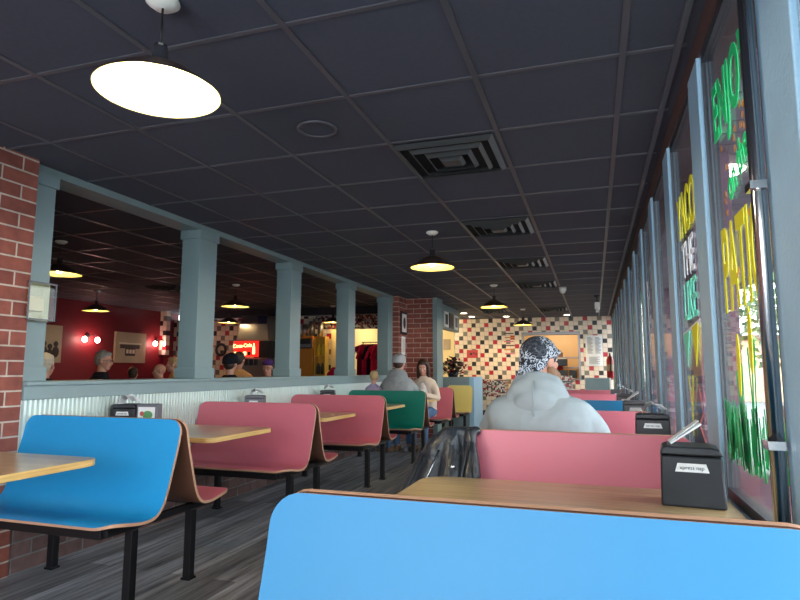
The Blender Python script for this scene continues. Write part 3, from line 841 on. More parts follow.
def person(x, y, rz, label, top, legs=None, shoe=None, s=1.0, wide=1.0, turn=0, tilt=0, lean=0, hair=None, skin=SKIN, vox=.007,
           hands='table', hood=False, scalez=1.0, seat=.46, hairstyle='short', group=None, belly=0, jacket_open=None, arms_z=None):
    r = empty('person', (x, y, 0), rz, label, 'person', group)
    hip = V(0, -.02, seat+.10*s); 
    def up(h, f=0): return hip+V(0, math.sin(lean)*h*s+f*s, math.cos(lean)*h*s*scalez)
    waist = up(.18); chest = up(.40); sh = up(.50); neck = up(.58, .01); hc = up(.72, .035)
    W = .175*s*wide
    sL, sR = sh+V(-W, 0, -.01*s), sh+V(W, 0, -.01*s)
    zt = max(.80, sh.z-.30*s) if arms_z is None else arms_z
    def arm(q):
        S0 = sh+V(q*W, 0, -.02*s)
        if hands == 'table':
            E_ = sh+V(q*(W+.07*s), .10*s, -.27*s); Wr = V(q*.10*s, .33*s+math.sin(lean)*.4*s, zt)
        elif hands == 'lap':
            E_ = sh+V(q*(W+.06*s), .02*s, -.28*s); Wr = V(q*.09*s, .24*s, seat+.20*s)
        elif hands == 'face':
            E_ = sh+V(q*(W+.03*s), .20*s, -.24*s); Wr = V(q*.05*s, .26*s, sh.z-.12*s)
        return S0, E_, Wr
    # --- body (skin), one surface
    k = MB()
    k.limb([(hip, .115*s), (waist, .105*s), (chest, .105*s), (neck-V(0, 0, .03*s), .055*s), (neck+V(0, .005, .04*s), .052*s), (hc-V(0, .015*s, .03*s), .05*s)])
    k.limb([(sL+V(.05*s, 0, -.03*s), .045*s), (neck-V(0, 0, .06*s), .05*s), (sR+V(-.05*s, 0, -.03*s), .045*s)])
    P, e = head_mb(k, hc, s, turn, tilt)
    for q in (-1, 1):
        S0, E_, Wr = arm(q)
        k.limb([(S0-V(q*.035*s, 0, .06*s), .042*s), (E_, .036*s), (Wr, .026*s)])
        hd = (Wr-E_).normalized(); hd = (hd+V(-q*.3, .2, -.1)).normalized()
        hand(k, Wr, hd, V(0, 0, 1), s*.95, .55, -q)
        hp = hip+V(q*.09*s, 0, -.01); kn = hip+V(q*.12*s, .43*s, -.03*s); an = V(q*.12*s, .43*s, .10*s)
        k.limb([(hp, .075*s), (kn, .05*s), (an, .034*s)]); k.limb([(an, .034*s), (V(q*.13*s, .56*s, .035), .026*s)])
    body = remesh(k.build('body', skin, r), vox, 3)
    # eyes, mouth
    for q in (-1, 1):
        MB().ell(P(.031*q, .0745, .004), (.0125*s, .010*s, .0085*s), e, seg=14, ring=8).build('eye', EYEW, r)
        MB().ell(P(.031*q, .0835, .004), (.0055*s, .003*s, .0058*s), e, seg=12, ring=6).build('iris', IRIS, r)
        MB().ell(P(.031*q, .083, .024), (.016*s, .006*s, .0035*s), e, seg=12, ring=6).build('eyebrow', hair or H_brown, r)
    MB().ell(P(0, .092, -.060), (.021*s, .006*s, .006*s), e, seg=14, ring=6).build('mouth', LIP, r)
    # --- top
    t = MB()
    B = belly
    ws = wide**.5
    rings = [(hip-V(0, 0, .08), .16*wide, .13), (hip, .185*wide, .145+B), (waist, .185*wide, .140+B), (lerp(waist, chest, .6), .195*wide, .135), (chest, .205*wide, .130), (lerp(chest, sh, .55), .200*wide, .118),
             (lerp(sh, neck, -.05), .190*wide, .108), (lerp(sh, neck, .22), .165*wide, .094), (lerp(sh, neck, .5), .125*ws, .082), (lerp(sh, neck, .78), .090*ws, .072), (neck, .068*ws, .066)]
    vs = []; n = 28
    for c, a_, b_ in rings:
        for q in range(n):
            an = 2*math.pi*q/n; ca, sa = math.cos(an), math.sin(an)
            vs.append(c+V(a_*s*math.copysign(abs(ca)**.8, ca), b_*s*ws*math.copysign(abs(sa)**.8, sa), 0))
    fs = [(i*n+q, i*n+(q+1) % n, (i+1)*n+(q+1) % n, (i+1)*n+q) for i in range(len(rings)-1) for q in range(n)]
    fs += [tuple(range(n))[::-1], tuple((len(rings)-1)*n+q for q in range(n))]
    t.add(vs, fs, 0, True)
    for q in (-1, 1):
        S0, E_, Wr = arm(q)
        t.limb([(S0-V(q*.035*s, 0, .045*s), .072*s*wide**.5), (lerp(S0, E_, .5), .064*s*wide**.5), (E_, .056*s*wide**.5), (lerp(E_, Wr, .85), .040*s)])
    if hood:
        hd_ = MB()
        for a in range(15):
            an = math.pi*(-.12+1.24*a/14)
            p = neck+V(math.cos(an)*.098*s, .005*s-math.sin(an)*.085*s, -.02*s+.055*s*max(math.sin(an), 0))
            hd_.ell(p, (.036*s, .036*s, .040*s))
        hd_.ell(neck+V(0, -.085*s, -.03*s), (.135*s, .062*s, .085*s), (.35, 0, 0))
        hd_.ell(neck+V(0, -.118*s, -.095*s), (.112*s, .050*s, .085*s), (.25, 0, 0))
        hd_.ell(neck+V(0, -.130*s, -.15*s), (.075*s, .036*s, .055*s), (.2, 0, 0))
        for q in (-1, 1): hd_.limb([(neck+V(q*.085*s, -.06*s, .02*s), .034*s), (neck+V(q*.125*s, -.07*s, -.05*s), .034*s), (neck+V(q*.095*s, -.125*s, -.14*s), .030*s), (neck+V(0, -.15*s, -.185*s), .026*s)])
        remesh(hd_.build('hood', top, r), .009*s, 3, .012*s)
        kk = MB()
        kk.tube([neck+V(.0, -.150*s, .03*s), neck+V(.0, -.168*s, -.03*s), neck+V(0, -.176*s, -.09*s), neck+V(0, -.172*s, -.15*s)], .0035, 6)
        kk.build('hood_seam', top, r)
    remesh(t.build('hoodie' if hood else 'shirt', top, r), .010*max(s, .6), 9, .026*s)
    # --- legs
    if legs:
        l = MB()
        l.ell(hip+V(0, -.01, -.005), (.155*s*wide, .14*s, .10*s))
        for q in (-1, 1):
            hp = hip+V(q*.09*s, 0, 0); kn = hip+V(q*.125*s, .43*s, -.02*s); an = V(q*.125*s, .43*s, .13*s)
            l.limb([(hp, .098*s), (kn, .070*s), (an, .052*s)])
        remesh(l.build('trousers', legs, r), .012, 4, .015)
        for q in (-1, 1):
            f = MB().limb([(V(q*.125*s, .41*s, .055), .042*s), (V(q*.13*s, .50*s, .05), .044*s), (V(q*.135*s, .60*s, .04), .036*s)]).box(q*.13*s-.045*s, q*.13*s+.045*s, .37*s, .63*s, .003, .025)
            remesh(f.build('shoe', shoe or C_shoe, r), .008, 3)
    # --- hair
    if hair:
        h = MB()
        if hairstyle in ('short', 'long', 'thin'):
            for a in range(9):
                for b_ in range(5):
                    th = math.pi*(.0+a/8); ph = -.15+b_*.42
                    d = V(math.cos(th)*math.cos(ph), -abs(math.sin(th))*math.cos(ph), math.sin(ph)+.15)
                    p = P(d.x*.064, -.014+d.y*.084, .028+d.z*.076)
                    h.ell(p, .026*s, seg=10, ring=6)
            h.ell(P(0, -.022, .052), (.082*s, .094*s, .078*s), e)
            h.ell(P(0, .02, .092), (.064*s, .062*s, .032*s), e)
            h.ell(P(0, -.045, .0), (.074*s, .068*s, .075*s), e)
        if hairstyle == 'long':
            for q in (-1, 1):
                h.limb([(P(.045*q, .03, .085), .032*s), (P(.078*q, .022, .03), .026*s), (P(.084*q, .015, -.05), .030*s), (P(.080*q, .02, -.14), .032*s), (P(.070*q, .03, -.23), .026*s), (P(.06*q, .035, -.28), .012*s)])
                h.limb([(P(.05*q, -.06, .02), .05*s), (P(.055*q, -.06, -.08), .05*s), (P(.05*q, -.06, -.2), .035*s)])
        remesh(h.build('hair', hair, r), .007, 3, .008)
    return r, P, e, s
def cap(r, P, e, s, crown, brim, back=True, strap=None):
    """baseball cap; back=True: peak over the face"""
    k = MB(); 
    prof = [(.0, .150), (.03, .147), (.060, .138), (.084, .116), (.098, .078), (.101, .045), (.098, .020)]
    vs = []; fs = []; seg = 32
    for rr, z in prof:
        for q in range(seg):
            a = 2*math.pi*q/seg; vs.append(P(rr*math.cos(a)*.98, -.010+rr*1.16*math.sin(a), z-.006+.012*math.sin(a)))
    for i in range(len(prof)-1):
        for q in range(seg):
            q2 = (q+1) % seg
            fs.append((i*seg+q, i*seg+q2, (i+1)*seg+q2, (i+1)*seg+q))
    k.add(vs, fs, 0, True)
    o = k.build('cap', crown, r); m = o.modifiers.new('solid', 'SOLIDIFY'); m.thickness = .004; m.offset = 1
    sg = 1 if back else -1
    vs = []; n = 14
    for j, d in enumerate((0, 1)):
        for q in range(n+1):
            a = math.pi*(.12+.76*q/n); rx = .085+.0*d; ry = .095+.075*d*math.sin(a)
            vs.append(P(math.cos(a)*rx, sg*(math.sin(a)*ry)-.010, .036-.012*d*math.sin(a)-.012*abs(math.cos(a))*d))
    k = MB().add(vs, [(q, q+1, n+1+q+1, n+1+q) for q in range(n)], 0, True)
    o2 = k.build('cap_peak', brim, o); m = o2.modifiers.new('solid', 'SOLIDIFY'); m.thickness = .004
    MB().ell(P(0, -.01, .146), (.008, .008, .005)).build('cap_button', brim, o)
    if strap:
        MB().tube([P(math.cos(a)*.089, -.012+math.sin(a)*.104, .028) for a in [math.pi*(1.25+.5*q/10) for q in range(11)]], .007, 8).build('cap_strap', strap, o)
    return o
def glasses(r, P, s, m):
    for q in (-1, 1):
        MB().tube([P(.033*q+.02*math.cos(a), .094, .002+.016*math.sin(a)) for a in [2*math.pi*j/14 for j in range(15)]], .002, 6).tube([P(.053*q, .092, .006), P(.078*q, .05, .008), P(.080*q, -.01, .006)], .002, 6).build('glasses_rim', m, r)

# bandana material: black with white paisley-like marks
def bandana_mat():
    m = bpy.data.materials.new('bandana_cloth'); m.use_nodes = True; nt = m.node_tree; N = nt.nodes; L = nt.links
    b = N['Principled BSDF']; b.inputs['Roughness'].default_value = .85
    tc = N.new('ShaderNodeTexCoord')
    def ramp(src, stops):
        c = N.new('ShaderNodeValToRGB'); e = c.color_ramp.elements
        e[0].position, e[0].color = stops[0]; e[1].position, e[1].color = stops[1]
        for p, q in stops[2:]:
            x = e.new(p); x.color = q
        L.new(src, c.inputs[0]); return c.outputs[0]
    K = (.0, .0, .0, 1); Wh = (1, 1, 1, 1)
    v = N.new('ShaderNodeTexVoronoi'); v.inputs['Scale'].default_value = 17; v.inputs['Randomness'].default_value = .75; L.new(tc.outputs['Object'], v.inputs['Vector'])
    a = ramp(v.outputs['Distance'], [(0, Wh), (.13, Wh), (.15, K), (.26, K), (.28, Wh), (.34, Wh), (.36, K), (.46, K), (.48, Wh), (.50, K)])
    n = N.new('ShaderNodeTexNoise'); n.inputs['Scale'].default_value = 62; n.inputs['Detail'].default_value = 2; L.new(tc.outputs['Object'], n.inputs['Vector'])
    bb = ramp(n.outputs['Fac'], [(0, K), (.50, K), (.53, Wh), (.58, Wh), (.60, K)])
    n3 = N.new('ShaderNodeTexNoise'); n3.inputs['Scale'].default_value = 9; L.new(tc.outputs['Object'], n3.inputs['Vector'])
    area_ = ramp(n3.outputs['Fac'], [(0, K), (.46, K), (.50, Wh)])
    mx = N.new('ShaderNodeMix'); mx.data_type = 'RGBA'; mx.blend_type = 'LIGHTEN'; mx.inputs[0].default_value = 1; L.new(a, mx.inputs[6]); L.new(bb, mx.inputs[7])
    mu = N.new('ShaderNodeMix'); mu.data_type = 'RGBA'; mu.blend_type = 'MULTIPLY'; mu.inputs[0].default_value = .9; L.new(mx.outputs[2], mu.inputs[6]); L.new(area_, mu.inputs[7])
    f = N.new('ShaderNodeMix'); f.data_type = 'RGBA'; L.new(mu.outputs[2], f.inputs[0]); f.inputs[6].default_value = rgb(30, 34, 44); f.inputs[7].default_value = rgb(196, 204, 216)
    L.new(f.outputs[2], b.inputs['Base Color']); return m

# man in grey hoodie and bandana, back to the camera
r, P, e, s = person(-.275, 3.01, -.10, 'broad man in pale grey hoodie and black patterned bandana seen from behind', C_hood, C_jeand, C_shoeg, s=1.0, wide=1.27,
                    turn=-.60, lean=.16, hood=True, hair=H_beard, hairstyle='none', vox=.006, seat=.465, scalez=.94, hands='table', belly=.03, arms_z=.81)
bd = MB()
bd.ell(P(0, -.014, .038), (.088*s, .108*s, .092*s), e); bd.ell(P(0, -.055, .0), (.078*s, .068*s, .078*s), e); bd.ell(P(0, -.072, -.045), (.060*s, .042*s, .045*s), e)
bd.limb([(P(.085, .0, .02), .012), (P(.06, .075, .045), .012), (P(0, .095, .05), .011), (P(-.06, .075, .045), .012), (P(-.085, .0, .02), .012)])
o = remesh(bd.build('bandana', bandana_mat(), r), .006, 3, .008)
kn = MB().ell(P(0, -.125, -.03), (.022, .016, .016)).limb([(P(0, -.125, -.035), .012), (P(.03, -.135, -.08), .014), (P(.035, -.13, -.11), .006)]).limb([(P(0, -.125, -.035), .012), (P(-.02, -.138, -.075), .013), (P(-.03, -.135, -.10), .006)])
remesh(kn.build('bandana_knot', o.data.materials[0], o), .005, 2)
be = MB()
for a in range(11):
    th = math.pi*(-.05+1.1*a/10)
    be.ell(P(math.cos(th)*.070, .012+math.sin(th)*.066, -.070-.036*math.sin(th)), (.028, .028, .042))
be.ell(P(0, .07, -.115), (.045, .035, .045), e)
remesh(be.build('beard', H_beard, r), .006, 3, .012)

# family at the far left table
r, P, e, s = person(-2.66, 7.98, .05, 'man in light grey cap and grey hoodie, back to the camera', C_hood2, C_jean, C_shoe, s=1.0, wide=1.12, lean=.12, hood=True,
                    hair=H_brown, vox=.008, tilt=-.12, seat=.46)
cap(r, P, e, s, C_cap, C_cap)
r, P, e, s = person(-3.02, 7.98, -.2, 'small blond child with purple and lilac top beside the man in cap', C_lil, C_jean, None, s=.68, wide=.95, lean=.05, hair=H_blond, vox=.007, seat=.53, hands='lap')
k = MB().limb([(P(-.06, -.05, -.21), .018), (P(-.08, -.11, -.30), .018), (P(-.05, -.12, -.42), .018)]).limb([(P(.06, -.05, -.20), .03), (P(.09, -.10, -.29), .03), (P(.08, -.11, -.42), .03)])
remesh(k.build('vest_straps', C_purple, r), .008, 2)
r, P, e, s = person(-2.50, 8.90, math.pi-.05, 'long-haired woman in cream cardigan looking down at the table', C_cream, C_jean, C_shoeg, s=.95, wide=.98, lean=.16, tilt=-.35, turn=.15, hair=H_brown, hairstyle='long', vox=.006, hands='table', arms_z=.83)
k = MB().ell(V(0, .10, .76), (.10, .10, .26), (-.1, 0, 0)); remesh(k.build('undershirt', C_wshirt, r), .01, 2)
cup = empty('drink_cup', (-2.38, 8.30, .762), 0, 'tall white paper cup with two straws on the table before the woman', 'cup')
MB().lathe([(0, 0), (.030, 0), (.044, .15), (.046, .152), (.042, .152), (.03, .01), (0, .01)], seg=24).build('cup_body', M_white, cup)
MB().tube([(0, 0, .02), (.012, .0, .22)], .004, 8).tube([(0.01, .01, .02), (-.012, .0, .21)], .004, 8).build('straw', mat('straw', rgb(220, 170, 150), .5), cup)

# next room: only heads and shoulders show over the half wall
r, P, e, s = person(-5.15, 4.45, .3, 'light-haired person seen over the half wall beside the brick pier', C_black, s=.93, hair=H_lgrey, hands='lap', vox=.008)
r, P, e, s = person(-5.98, 6.0, -.9, 'grey-haired man with glasses and dark jacket in front of the red wall', C_black, s=1.02, wide=1.15, hair=H_grey, hands='lap', vox=.008, turn=-.3, tilt=-.1)
glasses(r, P, s, M_blackmetal)
person(-6.45, 7.05, .5, 'low brown-haired child next to the grey-haired man', C_black, s=.80, hair=H_brown, hands='lap', vox=.009, seat=.46)
person(-5.93, 7.0, 2.5, 'bald person partly visible left of the second column', C_cream, s=.86, hair=None, skin=SKIN2, hands='lap', vox=.008)
person(-6.30, 7.75, 2.2, 'person whose face shows right beside the second column', C_tancap, s=.98, hair=H_blond, hands='lap', vox=.008)
r, P, e, s = person(-4.42, 6.5, .1, 'man in dark jacket and black cap with tan strap, back to the camera', C_black, s=.97, wide=1.1, hair=H_brown, hands='lap', vox=.008)
cap(r, P, e, s, C_black, C_black, strap=C_tancap)
r, P, e, s = person(-5.28, 8.0, .2, 'dark-haired person in tan top beyond the man in the black cap', C_tancap, s=1.02, wide=1.1, hair=H_brown, hands='face', vox=.009, seat=.50)
r, P, e, s = person(-4.63, 7.78, math.pi+.2, 'child with glasses and purple hat facing the camera over the half wall', C_flan, s=.92, hair=H_brown, hands='face', vox=.007, tilt=-.1)
glasses(r, P, s, M_blackmetal)
MB().ell(P(0, -.012, .085), (.088, .100, .060), e).build('hat', cloth('purple_hat_cloth', rgb(84, 52, 110)), r)
# kitchen worker
r = empty('person', (-.98, Y1+.55, .45), math.pi, 'kitchen worker in red shirt seen through the kitchen pass', 'person')
k = MB().limb([((0, 0, .45), .13), ((0, 0, .75), .14), ((0, 0, .92), .06), ((0, 0, 1.05), .05)]).limb([((-.17, 0, .85), .06), ((.17, 0, .85), .06)]).limb([((-.18, 0, .85), .05), ((-.23, .08, .6), .04), ((-.12, .28, .62), .03)]).limb([((.18, 0, .85), .05), ((.23, .08, .6), .04), ((.12, .28, .62), .03)])
for q in (-1, 1):
    k.limb([((q*.09, 0, .45), .09), ((q*.10, .02, .03), .06), ((q*.10, .02, -.38), .045)]); hand(k, V(q*.12, .28, .62), V(-q*.3, 1, 0), V(0, 0, 1), 1, .5, -q)
P, e = head_mb(k, V(0, .03, 1.13), 1, .1, -.2)
remesh(k.build('body', SKIN2, r), .009, 2)
k = MB().limb([((0, 0, .40), .15), ((0, 0, .75), .155), ((0, 0, .90), .07)]).limb([((-.17, 0, .85), .075), ((.17, 0, .85), .075)]).limb([((-.18, 0, .85), .065), ((-.22, .06, .66), .055)]).limb([((.18, 0, .85), .065), ((.22, .06, .66), .055)])
remesh(k.build('shirt', cloth('red_shirt_cloth', rgb(150, 40, 36)), r), .012, 3)
k = MB().ell(V(0, 0, .42), (.17, .13, .12))
for q in (-1, 1): k.limb([((q*.09, 0, .42), .10), ((q*.10, .02, .03), .075), ((q*.10, .02, -.36), .06)])
remesh(k.build('trousers', C_black, r), .014, 3)
for q in (-1, 1): remesh(MB().limb([((q*.10, 0, -.40), .045), ((q*.11, .16, -.41), .038)]).build('shoe', C_black, r), .009, 2)
MB().ell(P(0, -.015, .062), (.084, .10, .078), e).build('hair', mat('auburn_hair', rgb(140, 66, 40), .6), r)

# ------------------------------------------------------------ leather jacket hung over the red bench end
M_leather = mat('black_leather', rgb(38, 42, 48), .36, noise=.3, nscale=30, bump=.5, bscale=60)
j = empty('leather_jacket', (-.635, 2.66, .455), 0, 'black leather jacket with zips and snaps slung over the left end of the red bench', 'jacket')
k = MB()
k.limb([(V(.12, .02, .455), .022), (V(.0, -.04, .44), .035), (V(-.05, -.05, .36), .06)])
k.limb([(V(.10, -.02, .44), .03), (V(.12, -.10, .28), .036), (V(.10, -.16, .10), .05), (V(.08, -.20, -.02), .05)])
k.limb([(V(.02, -.04, .42), .04), (V(.03, -.11, .26), .055), (V(.02, -.16, .08), .07), (V(.0, -.18, -.04), .07)])
k.limb([(V(-.03, -.04, .40), .04), (V(-.07, -.09, .24), .06), (V(-.10, -.12, .08), .07), (V(-.12, -.14, -.04), .06)])
k.limb([(V(-.05, -.03, .40), .04), (V(-.13, -.06, .26), .048), (V(-.19, -.10, .12), .050), (V(-.23, -.14, -.02), .042), (V(-.25, -.16, -.08), .035)])
k.limb([(V(-.04, -.01, .30), .06), (V(-.08, .0, .1), .07)])
k.limb([(V(.12, .02, .46), .02), (V(.02, .06, .44), .03), (V(-.03, .10, .3), .05), (V(-.05, .12, .05), .06)])
remesh(k.build('jacket_body', M_leather, j), .007, 1, .030)
def chain(name, pts, w, m): return MB().tube(pts, w, 6).build(name, m, j)
chain('zip', [V(-.02, -.11, .38), V(-.07, -.155, .26), V(-.11, -.18, .14), V(-.13, -.20, .04)], .005, M_chrome)
chain('zip', [V(.03, -.175, .24), V(-.02, -.225, .12), V(-.06, -.25, .02)], .005, M_chrome)
chain('seam', [V(.10, -.09, .42), V(.085, -.15, .28), V(.07, -.21, .12), V(.055, -.25, 0)], .006, M_leather)
for q in range(3): chain('seam', [V(-.12+.012*q, -.165-.01*q, .10+.06*q), V(-.05+.012*q, -.195-.01*q, .09+.06*q)], .004, M_greypl)
chain('seam', [V(.13, -.12, .42), V(.14, -.15, .25), V(.135, -.2, .05)], .006, M_leather)
chain('seam', [V(-.10, -.09, .36), V(-.16, -.13, .22), V(-.21, -.16, .10)], .005, M_leather)
for p in ((.05, -.165, .32), (.09, -.215, .14), (-.02, -.22, .20)): MB().ell(p, (.011, .008, .011)).build('snap', M_chrome, j)

# ------------------------------------------------------------ second room furnishings
M_photo = mat('sepia_print', rgb(176, 156, 130), .6, noise=.3, nscale=4)
M_photod = mat('dark_print', rgb(60, 48, 44), .6, noise=.6, nscale=9)
p = empty('framed_picture', (BX+.002, 9.85, 1.64), 0, 'canvas photo of an old diner front on the dark red wall', 'picture', 'pictures on the red wall')
MB().box(0, .05, -.42, .42, -.31, .31).build('canvas', M_photo, p)
im = MB().box(.051, .053, -.30, .24, -.02, .06).box(.051, .053, -.16, .12, -.17, -.02)
im2 = im.build('printed_image', M_photod, p)
k = MB().box(.051, .054, -.33, .30, .07, .10); 
for q in range(3): k.box(.0535, .056, -.13+q*.085, -.07+q*.085, -.12, -.04)
k.build('printed_windows', mat('pale_print', rgb(214, 200, 176), .6), p)
p = empty('framed_picture', (BX+.002, 7.75, 1.64), 0, 'sepia photo of seated people on the red wall near the brick pier', 'picture', 'pictures on the red wall')
MB().box(0, .05, -.42, .42, -.33, .33).build('canvas', M_photo, p)
k = MB()
for q in range(6): k.ell((.052, -.3+q*.12, -.05+.05*(q % 2)), (.004, .05, .05)).ell((.052, -.3+q*.12, -.19+.05*(q % 2)), (.004, .07, .10))
k.build('printed_image', M_photod, p)
for (yy, lb) in ((8.75, 'wall lamp with two glowing bulbs between the two pictures'), (10.62, 'wall lamp with two glowing bulbs by the checker strip')):
    w = empty('wall_lamp', (BX+.002, yy, 1.80), 0, lb, 'wall lamp', 'twin-bulb wall lamps on the red wall')
    MB().ell((.02, 0, .02), (.03, .045, .07)).build('wall_plate', M_blackmetal, w)
    for q in (-1, 1):
        MB().tube([(.04, 0, .02), (.10, q*.08, .06), (.12, q*.15, .0)], .007, 8).build('arm', M_blackmetal, w)
        MB().ell((.12, q*.15, -.05), (.045, .045, .055)).build('bulb', M_bulb2, w)
    point('wall_lamp_light', (.16, 0, -.06), 2.5, (1, .42, .38), .05, w)

# drink machine with lit red sign under a steel hood
M_sign = mat('lit_red_panel', rgb(220, 30, 26), .4, emit=rgb(230, 30, 22), es=1.1); M_signw = mat('lit_yellow_letters', rgb(255, 230, 160), .4, emit=rgb(255, 225, 140), es=1.5)
d = empty('drink_machine', (-6.62, 10.55, 0), 0, 'drink dispenser with glowing red sign and bottle picture', 'drink machine')
MB().box(-.30, .52, -.25, .45, .9, 1.42).build('machine_body', M_steel, d, bevel=.01)
sg = MB().box(-.28, .27, -.29, -.0, 1.46, 1.76).build('lit_sign', M_sign, d)
MB().box(-.33, .55, -.30, .45, 1.77, 1.79).build('sign_top', M_steel, d); MB().box(.28, .52, -.27, .45, 1.43, 1.765).build('side_panel', M_blackpl, d)
t = text_mesh('sign_lettering', 'Coca-Cola', .10, M_signw, sg, bold=.003); t.matrix_local = Matrix.Translation((-.08, -.295, 1.67)) @ Matrix.Rotation(math.pi/2, 4, 'X') @ Matrix.Rotation(.05, 4, 'Z')
k = MB().lathe([(0, -.11), (.028, -.11), (.032, -.06), (.026, -.02), (.03, .02), (.014, .06), (.012, .11), (0, .11)], c=(.18, -.293, 1.61), seg=16)
for v in range(len(k.v)): a = k.v[v]; k.v[v] = (a[0], -.293+(a[1]+.293)*.15, a[2])
k.build('bottle_picture', M_signw, sg)
for q in range(4): MB().box(-.26+q*.10, -.19+q*.10, -.293, -.288, 1.48, 1.55).build('flavour_badge', [M_signw, M_photod, M_signw, M_photod][q], sg)
for q in range(5): MB().box(-.24+q*.11, -.18+q*.11, -.30, -.25, 1.28, 1.40).build('dispenser_tap', M_blackpl, d)
k = MB().box(-7.3, -5.9, 10.2, 11.15, 0, .88)
tag(k.build('serving_counter', M_steel), 'steel counter under the drink machine', 'counter')
k = MB().prism([(-.34, 1.80), (.42, 1.80), (.36, 2.31), (-.22, 2.31)], 'Y', -.1, .5)
tag(k.build('vent_hood', M_steel, loc=(-6.68, 10.6, .0), bevel=.01), 'tall brushed steel duct above the glowing red drink sign', 'duct')
tag(MB().box(-.10, .10, -.01, .01, -.08, .08).build('blue_sign', mat('navy_sign', rgb(24, 30, 70), .5), loc=(-6.38, 10.45, 2.2)), 'small navy blue square sign on the steel duct', 'sign')
s2 = tag(MB().box(-.15, .15, -.02, .02, -.07, .07).build('wall_sign', M_white, loc=(-8.15, 11.15, 1.63)), 'small white sign on checker tile wall right of second column', 'sign')
tag(MB().tube([(.12*math.cos(a), 0, .12*math.sin(a)) for a in [2*math.pi*q/20 for q in range(21)]], .03, 8).build('wall_ring', M_blackpl, loc=(-7.82, 11.13, 1.63)), 'black ring-shaped wall fixture next to small white sign', 'fixture')

# orange cabinet and shelf with goods
M_or = mat('orange_paint', rgb(196, 124, 44), .5)
tag(MB().box(-5.74, -5.36, 10.7, 11.1, 0, 1.86).build('storage_cabinet', M_or, bevel=.005), 'tall plain orange cabinet in the next room', 'cabinet')
q = MB().box(-.17, .17, 0, .06, 0, .20); o = tag(q.build('coffee_grinder', M_blackpl, loc=(-5.52, 10.62, 1.62), bevel=.02), 'black and grey notice mounted on the front of the orange cabinet', 'notice')
MB().box(-.15, .15, -.01, -.001, .02, .09).build('print_panel', M_greypl, o)
o.name = 'notice_board'
sh = empty('open_shelf', (-5.22, 10.85, 0), 0, 'narrow yellow open shelf unit beside orange cabinet', 'shelf')
M_yp = mat('yellow_shelf_paint', rgb(222, 176, 72), .5)
MB().box(-.12, -.10, -.12, .06, 0, 1.86).box(.10, .12, -.12, .06, 0, 1.86).box(-.10, .10, .04, .06, 0, 1.86).build('side_panel', M_yp, sh)
for z in (.7, 1.08, 1.46, 1.84): MB().box(-.10, .10, -.12, .04, z, z+.02).build('shelf_board', M_yp, sh)
for i, (z, c) in enumerate(((1.485, (226, 190, 50)), (1.105, (60, 60, 56)), (.725, (40, 70, 52)))):
    mm = mat('jar_colour_%d' % i, rgb(*c), .4)
    for q in (-1, 1):
        tag(MB().lathe([(0, 0), (.035, 0), (.038, .14), (.022, .18), (.022, .22), (0, .22)], seg=16).build('bottle', mm, loc=(-5.22+q*.045, 10.78, z)), ('yellow', 'dark grey', 'dark green')[i]+' bottle on the %s board of the yellow shelf, %s one' % (('top', 'middle', 'lower')[i], 'left' if q < 0 else 'right'), 'bottle', 'bottles on the yellow shelf')
for q, (xx, hh) in enumerate(((-5.62, .26), (-5.46, .32), (-5.26, .30))):
    tag(MB().lathe([(0, 0), (.055, 0), (.06, hh), (0, hh)], seg=20).build('canister', M_steel, loc=(xx, 10.85, 1.861 if q < 2 else 1.862)), ('short', 'tall', 'right-hand')[q]+' metal canister standing on top of the cabinets', 'canister', 'canisters on the cabinets')
tag(MB().box(-5.10, -4.86, 11.02, 11.08, 0, 2.02).build('door_casing', M_cream), 'cream door casing left of the shop opening', 'casing')

# shirt rack in the shop opening
rk = empty('clothes_rack', (-4.22, 11.75, 0), 0, 'metal clothes rack inside the shop opening', 'rack')
MB().tube([(-.5, 0, 1.78), (.45, 0, 1.78)], .014, 8).build('hanging_rail', M_chrome, rk)
for q in (-1, 1):
    MB().tube([(q*.45-.02, 0, 0.02), (q*.45-.02, 0, 1.78)], .014, 8).build('post', M_chrome, rk); MB().box(q*.45-.04, q*.45, -.22, .22, 0, .03).build('foot', M_chrome, rk)
sc = [cloth('crimson_shirt', rgb(176, 26, 66)), cloth('dark_red_shirt', rgb(112, 20, 48)), cloth('bright_red_shirt', rgb(206, 40, 84)), cloth('black_shirt', rgb(30, 20, 30))]
for q in range(8):
    c = sc[[1, 0, 3, 2, 0, 1, 3, 3][q]]; nm = ['dark red', 'crimson', 'black', 'bright red', 'crimson', 'dark red', 'black', 'black'][q]
    t_ = MB(); xq = -.40+q*.105
    t_.prism([(-.20, 0), (.20, 0), (.19, .52), (.22, .60), (.30, .40), (.34, .44), (.24, .68), (.08, .74), (-.08, .74), (-.24, .68), (-.34, .44), (-.30, .40), (-.22, .60), (-.19, .52)], 'X', -.018, .018)
    o = t_.build('hanging_shirt', c, loc=(-4.22+xq, 11.74, 1.00), rot=(0, 0, -.9+.12*(q % 3)))
    tag(o, nm+' shirt on the rack, %s from the left' % ['first', 'second', 'third', 'fourth', 'fifth', 'sixth', 'seventh', 'last'][q], 'shirt', 'shirts on the rack')
    tag_hook = MB().tube([(0, 0, .73), (0, 0, .765), (0, .02, .785)], .004, 6).build('hanger_hook', M_chrome, o)
tag(MB().lathe([(0, 0), (.10, .02), (.15, .35), (.13, .5), (.04, .62), (0, .62)], seg=20).build('folded_shirts', sc[0], loc=(-4.68, 10.25, .62)), 'draped crimson garment in front of the cream casing', 'shirt')
tag(MB().box(-.15, .15, -.2, .2, 0, .62).build('display_stand', M_or, loc=(-4.68, 10.25, 0)), 'stand carrying the draped crimson garment', 'stand')
